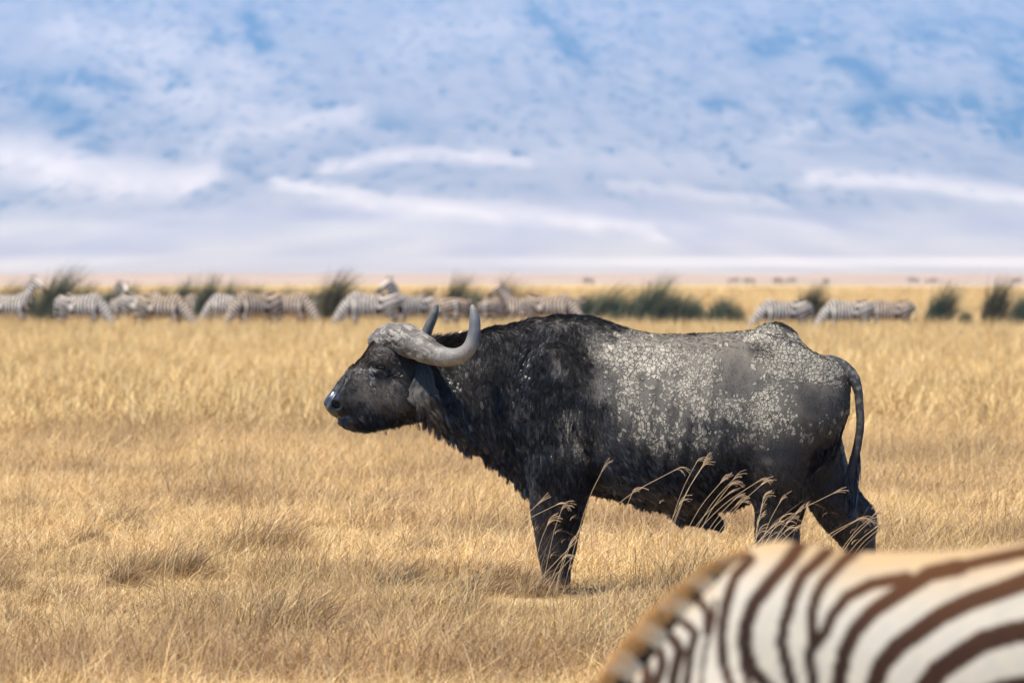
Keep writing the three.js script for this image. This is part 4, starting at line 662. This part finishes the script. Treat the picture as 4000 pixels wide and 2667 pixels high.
{
  // close sward
  const places = [], V6 = []; for (let i = 0; i < 7; i++) V6.push(tuft(50, 0.17, 0.05, 0.19, 0.0019, 0.5)); for (let i = 0; i < 3; i++) V6.push(tuft(30, 0.16, 0.1, 0.34, 0.0016, 0.35));
  for (let d = 21.5; d < 62; d += 0.115) {
    const half = 0.098 * d + 1.3, n = Math.round(2 * half * 0.115 * lerp(62, 40, ss(30, 60, d)));
    for (let i = 0; i < n; i++) {
      const x = rr(-half, half), z = D - d - rr(0, 0.115); let nearFoot = 1; for (const [fx, fz] of FOOT) nearFoot = Math.min(nearFoot, 0.22 + 0.78 * ss(0.2, 0.85, Math.hypot(x - fx, (z - fz - 0.7) * 0.42))); const patch = fbm(x * 0.9 + 7, z * 0.9, 2, 3), dryp = fbm(x * 0.35, z * 0.35, 6, 2), clump = fbm(x * 3.1, z * 3.1, 9, 2), h = nearFoot * 0.85 * (0.25 + 0.9 * ss(0.25, 0.75, patch) + 0.8 * ss(0.4, 0.75, clump)) * rr(0.7, 1.3) * lerp(1, 1.25, ss(35, 60, d)), bn = ss(0.52, 0.68, fbm(x * 0.8 + 31, z * 0.6, 4, 3)), v = rr(0.75, 1.15) * lerp(0.8, 1.12, ss(0.3, 0.7, dryp)) * lerp(1, 0.55, bn);
      places.push([x, groundY(x, z), z, rr(0.85, 1.25), h, rr(-0.7, 0.7), v, v * lerp(0.96, 1.03, rnd()) * lerp(1, 0.93, bn), v * rr(0.9, 1.1) * lerp(1, 0.95, bn)]);
    }
  }
  field('dry_grass', 'short golden dry grass covering the plain around the buffalo', V6, places);
}
{
  // the plain behind
  const places = [], V4 = []; for (let i = 0; i < 5; i++) V4.push(tuft(36, 0.34, 0.16, 0.44, 0.007, 0.4));
  for (let d = 60; d < 430; d *= 1.008) {
    const step = d * 0.008, half = 0.095 * d + 3, n = Math.round(2 * half * step * lerp(9, 1.2, ss(60, 260, d)));
    for (let i = 0; i < n; i++) { const x = rr(-half, half), z = D - d - rr(0, step), pt = fbm(x * 0.25, z * 0.12, 4, 3), v = rr(0.85, 1.1) * lerp(0.85, 1.12, pt); places.push([x, groundY(x, z), z, rr(0.9, 1.3) * lerp(1, 2.2, ss(120, 400, d)), rr(0.8, 1.25) * (1 + 0.5 * ss(100, 130, d)), rr(-0.7, 0.7), v, v, v * 0.95]); }
  }
  field('plain_grass', 'golden dry grass of the plain behind the buffalo and round the herd', V4, places);
}
{
  // brown matted tussocks standing out of the sward: [px, py of the base, half width px, height px]
  const spots = [[1010, 2160, 190, 150], [650, 2260, 200, 130], [1130, 2480, 210, 170], [330, 2130, 90, 70], [1520, 2300, 150, 120], [90, 1990, 90, 70], [720, 2560, 130, 80], [1480, 2060, 130, 80], [3840, 1800, 110, 60], [230, 2330, 120, 70], [1880, 2330, 120, 80], [430, 1780, 110, 50], [1350, 1800, 90, 40], [3600, 1970, 120, 60], [2300, 2560, 110, 80], [60, 2450, 120, 80], [520, 2040, 130, 60], [830, 1930, 110, 50], [1760, 2560, 130, 90], [1250, 1960, 120, 50], [3800, 2020, 90, 50], [1620, 2180, 110, 70], [300, 2600, 140, 80], [200, 1700, 110, 40]];
  for (let i = 0; i < 26; i++) { const py = rr(1850, 2640); spots.push([rr(0, 2250), py, rr(60, 150) * (py - HORIZON) / 1260, rr(40, 90) * (py - HORIZON) / 1260]); }
  const lab = ['widest brown tussock of matted dry grass before the buffalo', 'matted brown tussock leaning over beside the widest one', 'tall brown tussock in front of the widest one', 'small brown tussock far to the side of the widest one', 'brown tussock in front of the brisket of the buffalo'];
  spots.forEach(([px, py, hw, hp], s) => {
    let d = D * (2310 - HORIZON) / (py - HORIZON); const [x, , z] = at(px, py, d), k = PX * d / D, L = [], W = hw * k * 1.15, H = hp * k * 1.75;
    for (let i = 0; i < 1300; i++) { const lobe = i % 3, a = rr(0, 6.28), r = Math.sqrt(rnd()), X = (lobe - 1) * W * 0.45 + Math.cos(a) * r * W * [0.5, 0.65, 0.42][lobe], Zz = [0.25, -0.1, 0.3][lobe] * W * 0.5 + Math.sin(a) * r * W * 0.5, h = H * [0.7, 1, 0.8][lobe] * (1.1 - 0.6 * r * r) * rr(0.5, 1.15), br = rnd() < 0.85 - 0.55 * r * r ? bladeColour('brown') : bladeColour(); L.push([X, -0.02, Zz, h, 0.0019 * rr(0.7, 1.3), WIND * rr(0.5, 4.2) + Math.cos(a) * 0.9 * r + rr(-0.5, 0.5), Math.sin(a) * 0.9 * r + rr(-0.5, 0.5), ...br, rr(-1, 1)]); }
    const m = new THREE.Mesh(blades(L, 4), strawMat); m.position.set(x, groundY(x, z), z);
    thing(m, 'grass_tussock', lab[s] ?? 'low brown tussock of matted dry grass standing out of the golden sward', 'tussock', 'brown tussocks in the grass');
  });
}
{
  // tall seed stalks: foot and head in photo pixels, in front of the legs and belly of the buffalo
  const stemMat = std({ color: new THREE.Color().setRGB(0.48, 0.34, 0.18), roughness: 0.7 }), seedMat = std({ color: new THREE.Color().setRGB(0.4, 0.27, 0.15), roughness: 0.85, side: THREE.DoubleSide });
  function stalk(foot, head, d, label, group, thick = 0.0011) {
    const a = at(foot[0], foot[1], d), b = at(head[0], head[1], d), k = PX * d / D; { const gy = groundY(a[0], D - d), sl = (b[0] - a[0]) / Math.max(0.05, b[1] - a[1]); a[0] = b[0] - clamp(sl, -0.6, 1.5) * (b[1] - gy) * 0.85; a[1] = gy; }
    const g = new THREE.Group(); g.position.set(a[0], a[1], D - d); const dx = b[0] - a[0], dy = b[1] - a[1], dz = rr(-0.08, 0.08);
    // the stem rises, then the head nods over to the right
    const cv = new THREE.CatmullRomCurve3([new THREE.Vector3(0, -0.01, 0), new THREE.Vector3(dx * 0.34, dy * 0.42, dz * 0.4), new THREE.Vector3(dx * 0.7, dy * 0.8, dz * 0.7), new THREE.Vector3(dx, dy, dz)]);
    const tube = new THREE.TubeGeometry(cv, 12, thick, 4); part(tube, stemMat, 'stem', g);
    const t = cv.getTangent(1), up = new THREE.Vector3(dx, dy, dz), L = [], n = 5 + Math.floor(rnd() * 3), tubes = [], nod = rr(0.05, 0.6);
    for (let i = 0; i < n; i++) { const s = rr(0.045, 0.095), sp = (i / (n - 1) - 0.5) * rr(0.1, 0.5), ang = Math.atan2(t.y, t.x) + sp, droop = nod * rr(0.6, 1.3), p = []; for (let q = 0; q <= 3; q++) { const u = q / 3, an = ang - droop * u * u * 1.4; p.push(new THREE.Vector3(dx - 0.01 * t.x + Math.cos(an) * s * u, dy - 0.01 * t.y + Math.sin(an) * s * u, dz + (rnd() - 0.5) * 0.012)); } tubes.push(new THREE.TubeGeometry(new THREE.CatmullRomCurve3(p), 6, rr(0.0009, 0.0016), 4)); }
    part(mergeGeometries(tubes), seedMat, 'seed_head', g);
    thing(g, 'grass_stalk', label, 'grass stalk', group);
  }
  const gp = [['pale seed stalk bending across the fore legs of the buffalo', 'seed stalks before the fore legs', [[2060, 2020, 2100, 1968], [2080, 2030, 2178, 1968], [2120, 2250, 2195, 1990], [2150, 2320, 2258, 2085], [2090, 2200, 2140, 2048], [2150, 2330, 2225, 2135], [2110, 2340, 2200, 2180]]],
    ['tall seed stalk standing alone against the elbow of the buffalo', null, [[2262, 2080, 2352, 1842]]], ['long curved seed stalk against the belly of the buffalo', null, [[2420, 1990, 2640, 1834]]],
    ['pale seed stalk slanting across the belly of the buffalo', 'seed stalks before the belly', [[2640, 2010, 2722, 1806], [2650, 2020, 2745, 1828], [2620, 2090, 2750, 1812], [2600, 2120, 2655, 1965], [2690, 2080, 2820, 1885], [2700, 2110, 2870, 1868], [2710, 2100, 2960, 1880], [2720, 2120, 2850, 1900], [2740, 2130, 2870, 1950], [2690, 2110, 2840, 1935], [2760, 2150, 2975, 1892], [2740, 2150, 2880, 1975], [2420, 2090, 2470, 1925]]],
    ['pale seed stalk before the near hind leg of the buffalo', 'seed stalks before the near hind leg', [[2950, 2160, 2985, 1955], [2960, 2170, 3050, 1960], [2940, 2180, 2975, 2000], [2950, 2190, 2960, 2048], [2960, 2200, 3050, 2035], [2980, 2200, 3075, 2040], [2930, 2180, 3020, 2062], [3000, 2170, 3110, 2010], [2990, 2180, 3070, 2075], [2960, 2180, 3020, 2090], [3010, 2190, 3105, 2072], [2930, 2190, 2965, 2090]]],
    ['single seed stalk crossing the gap between the hind legs', null, [[3080, 2040, 3262, 1924]]],
    ['pale seed stalk before the far hind leg of the buffalo', 'seed stalks before the far hind leg', [[3250, 2090, 3360, 2028], [3262, 2100, 3345, 2030], [3300, 2140, 3412, 2010], [3310, 2150, 3395, 2046], [3330, 2160, 3425, 2062], [3360, 2150, 3430, 2070]]]];
  for (const [label, group, list] of gp) for (const [fx, fy, hx, hy] of list) stalk([fx, fy], [hx, hy], rr(29.9, 30.55), label, group);
  // thinner stalks scattered over the sward
  const L = []; for (let i = 0; i < 900; i++) { const d = rr(23, 52), half = 0.096 * d + 1, x = rr(-half, half), z = D - d, h = rr(0.28, 0.6), v = rr(0.7, 1.2), b = rnd() < 0.2 ? 0.5 : 1; const X = rr(0.15, 0.75), Zl = rr(-0.3, 0.3), y = groundY(x, z); L.push([x, y, z, h, 0.0016, X, Zl, 0.55 * v * b, 0.39 * v * b, 0.2 * v * b, rr(-1, 1)]); for (let q = 0; q < 4; q++) L.push([x + X * h * 0.94, y + h * 0.9 * (1 - 0.28 * (X * X + Zl * Zl)), z + Zl * h * 0.94, rr(0.03, 0.055), 0.0022, rr(0.8, 2.2), rr(-0.6, 0.6), 0.36 * v, 0.235 * v, 0.125 * v, rr(-1, 1)]); }
  const m = new THREE.Mesh(blades(L, 4), strawMat); thing(m, 'seed_grass', 'thin seed stalks scattered through the golden sward', 'grass', null, 'stuff');
}
{
  // reeds bent by the wind: [px left, px right, top row, base row, distance, lean, tone, label]
  const green = [0.062, 0.078, 0.042], olive = [0.075, 0.068, 0.03], tawny = [0.24, 0.165, 0.085];
  const R = [
    [175, 270, 1025, 1245, 206, 0.55, green, 'tallest dark reed clump leaning over beside the zebras'], [-40, 120, 1072, 1235, 216, 0.9, olive, 'wide brownish reeds behind the zebra with raised head'], [270, 360, 1100, 1235, 214, 0.4, olive, 'low olive reeds behind the zebra beside the tallest clump'], [440, 540, 1105, 1240, 218, 0.3, green, 'low green reeds behind the end on zebra'],
    [672, 735, 1082, 1225, 216, 0.25, green, 'narrow green reed clump behind the tan zebra with lowered head'], [778, 830, 1070, 1240, 208, 0.05, green, 'thin upright dark reed clump before the three overlapping zebras'], [850, 905, 1086, 1220, 214, 0.35, green, 'short pointed reed clump behind three overlapping zebras'], [900, 1060, 1105, 1210, 218, 0.2, green, 'broad low green reeds behind the three overlapping zebras'],
    [1255, 1345, 1040, 1245, 204, 0.4, olive, 'tall bushy reed clump with pointed top beside the bright grazing zebra'], [1150, 1270, 1120, 1235, 212, 0.3, green, 'low green reeds spreading beside the tall bushy clump'], [1310, 1420, 1105, 1235, 210, 0.8, green, 'green reeds blown over behind the bright grazing zebra'],
    [1635, 1690, 1118, 1215, 214, 0.1, olive, 'small brown reed tuft behind the zebra with head turned up'], [1745, 1800, 1062, 1235, 210, 0.35, olive, 'thin brown reed clump between the two horns of the buffalo'], [1785, 1905, 1125, 1245, 206, 0.2, green, 'broad green reeds beside the near horn tip of the buffalo'], [1930, 1995, 1068, 1200, 208, 0.5, tawny, 'tawny reed plume leaning over the tan zebra with raised head'],
    [2320, 2450, 1090, 1245, 206, 0.85, green, 'slanting green reed clump beside the largest reed bush'], [2470, 2640, 1072, 1255, 200, 0.35, green, 'largest dark green reed bush behind the back of the buffalo'], [2400, 2520, 1150, 1255, 202, 0.4, green, 'low green reeds at the foot of the largest reed bush'], [2670, 2730, 1165, 1255, 204, 0.1, green, 'small round reed tuft next to the largest reed bush'],
    [2740, 2915, 1160, 1262, 198, -0.3, green, 'low spreading reed bush before the bright zebra above the hips'], [2640, 2780, 1195, 1258, 200, 0.2, green, 'lowest green reeds between the reed bushes'], [3110, 3225, 1105, 1258, 200, 0.2, olive, 'dark olive reeds between the two bright grazing zebras'], [3640, 3720, 1100, 1255, 196, 0.45, green, 'pointed green reed clump standing alone past the end of the herd'],
    [20, 180, 1130, 1240, 214, 0.5, green, 'low green reeds between the zebra with raised head and tallest clump'], [380, 470, 1118, 1238, 216, 0.4, olive, 'olive reeds behind the zebra with raised pale head'], [540, 680, 1112, 1232, 218, 0.4, olive, 'olive reeds behind the tan zebra beside the upright clump'], [1040, 1170, 1118, 1236, 216, 0.35, green, 'green reeds between the overlapping zebras and the tall bushy clump'],
    [1430, 1560, 1122, 1236, 214, 0.4, green, 'green reeds behind the bright grazing zebra and its neighbour'], [2240, 2350, 1128, 1246, 208, 0.5, green, 'green reeds behind the half hidden tan zebra'], [2560, 2720, 1140, 1256, 200, 0.4, green, 'green reeds trailing off from the largest reed bush'],
    [300, 420, 1122, 1240, 218, 0.5, green, 'green reeds behind the zebra whose rump touches the tallest clump'], [700, 800, 1125, 1236, 216, 0.4, green, 'low green reeds joining the narrow and the upright reed clumps'], [1560, 1660, 1128, 1238, 216, 0.4, olive, 'olive reeds behind the zebra with head turned up'], [1990, 2120, 1125, 1240, 214, 0.5, olive, 'olive reeds behind the tan zebra above the shoulders'],
    [3745, 3790, 1215, 1262, 194, 0.1, green, 'little green tuft at the foot of the lone pointed reeds'], [3855, 3925, 1082, 1258, 198, 0.2, olive, 'tall narrow reed clump past the lone pointed reeds'], [3945, 4060, 1130, 1258, 196, 0.3, green, 'green reed clump next to the tall narrow one past the herd'],
  ];
  const reedMat = new THREE.MeshPhysicalMaterial({ vertexColors: true, roughness: 0.6, specularIntensity: 0.3, side: THREE.DoubleSide });
  for (const [x0, x1, top, base, d0, lean, tone, label] of R) {
    const d = d0 * 0.83, k = PX * d / D, W = (x1 - x0) / 2 * k, [x, , z] = at((x0 + x1) / 2, base, d), y = dip(d), H = at(0, top, d)[1] - y, L = [], n = Math.round(700 + 900 * W);
    const lx = lean * 0.62 + 0.08;
    for (let i = 0; i < n; i++) { const a = rr(0, 6.28), r = Math.sqrt(rnd()), X = Math.cos(a) * r * W * 0.95 - lx * H * 0.4, Zz = Math.sin(a) * r * Math.min(W, 0.6) * 0.8, env = 1 - 0.6 * r * r, h = H * 1.12 * env * rr(0.6, 1.03), v = rr(0.6, 1.5), dead = rnd() < 0.12; L.push([X, 0, Zz, h, rr(0.01, 0.021), lx * rr(0.6, 1.5) + Math.cos(a) * r * 0.22 + rr(-0.12, 0.2), rr(-0.25, 0.25), (dead ? 0.2 : tone[0]) * v, (dead ? 0.14 : tone[1]) * v, (dead ? 0.07 : tone[2]) * v, rr(-1.5, 1.5)]); }
    const m = new THREE.Mesh(blades(L, 4), reedMat); m.position.set(x, y, z);
    thing(m, 'reed_clump', label, 'reeds', 'reed clumps among the herd');
  }
}

scene.traverse((o) => { if (o.isMesh && o !== sky) { o.castShadow = true; o.receiveShadow = true; } });
renderer.render(scene, camera);
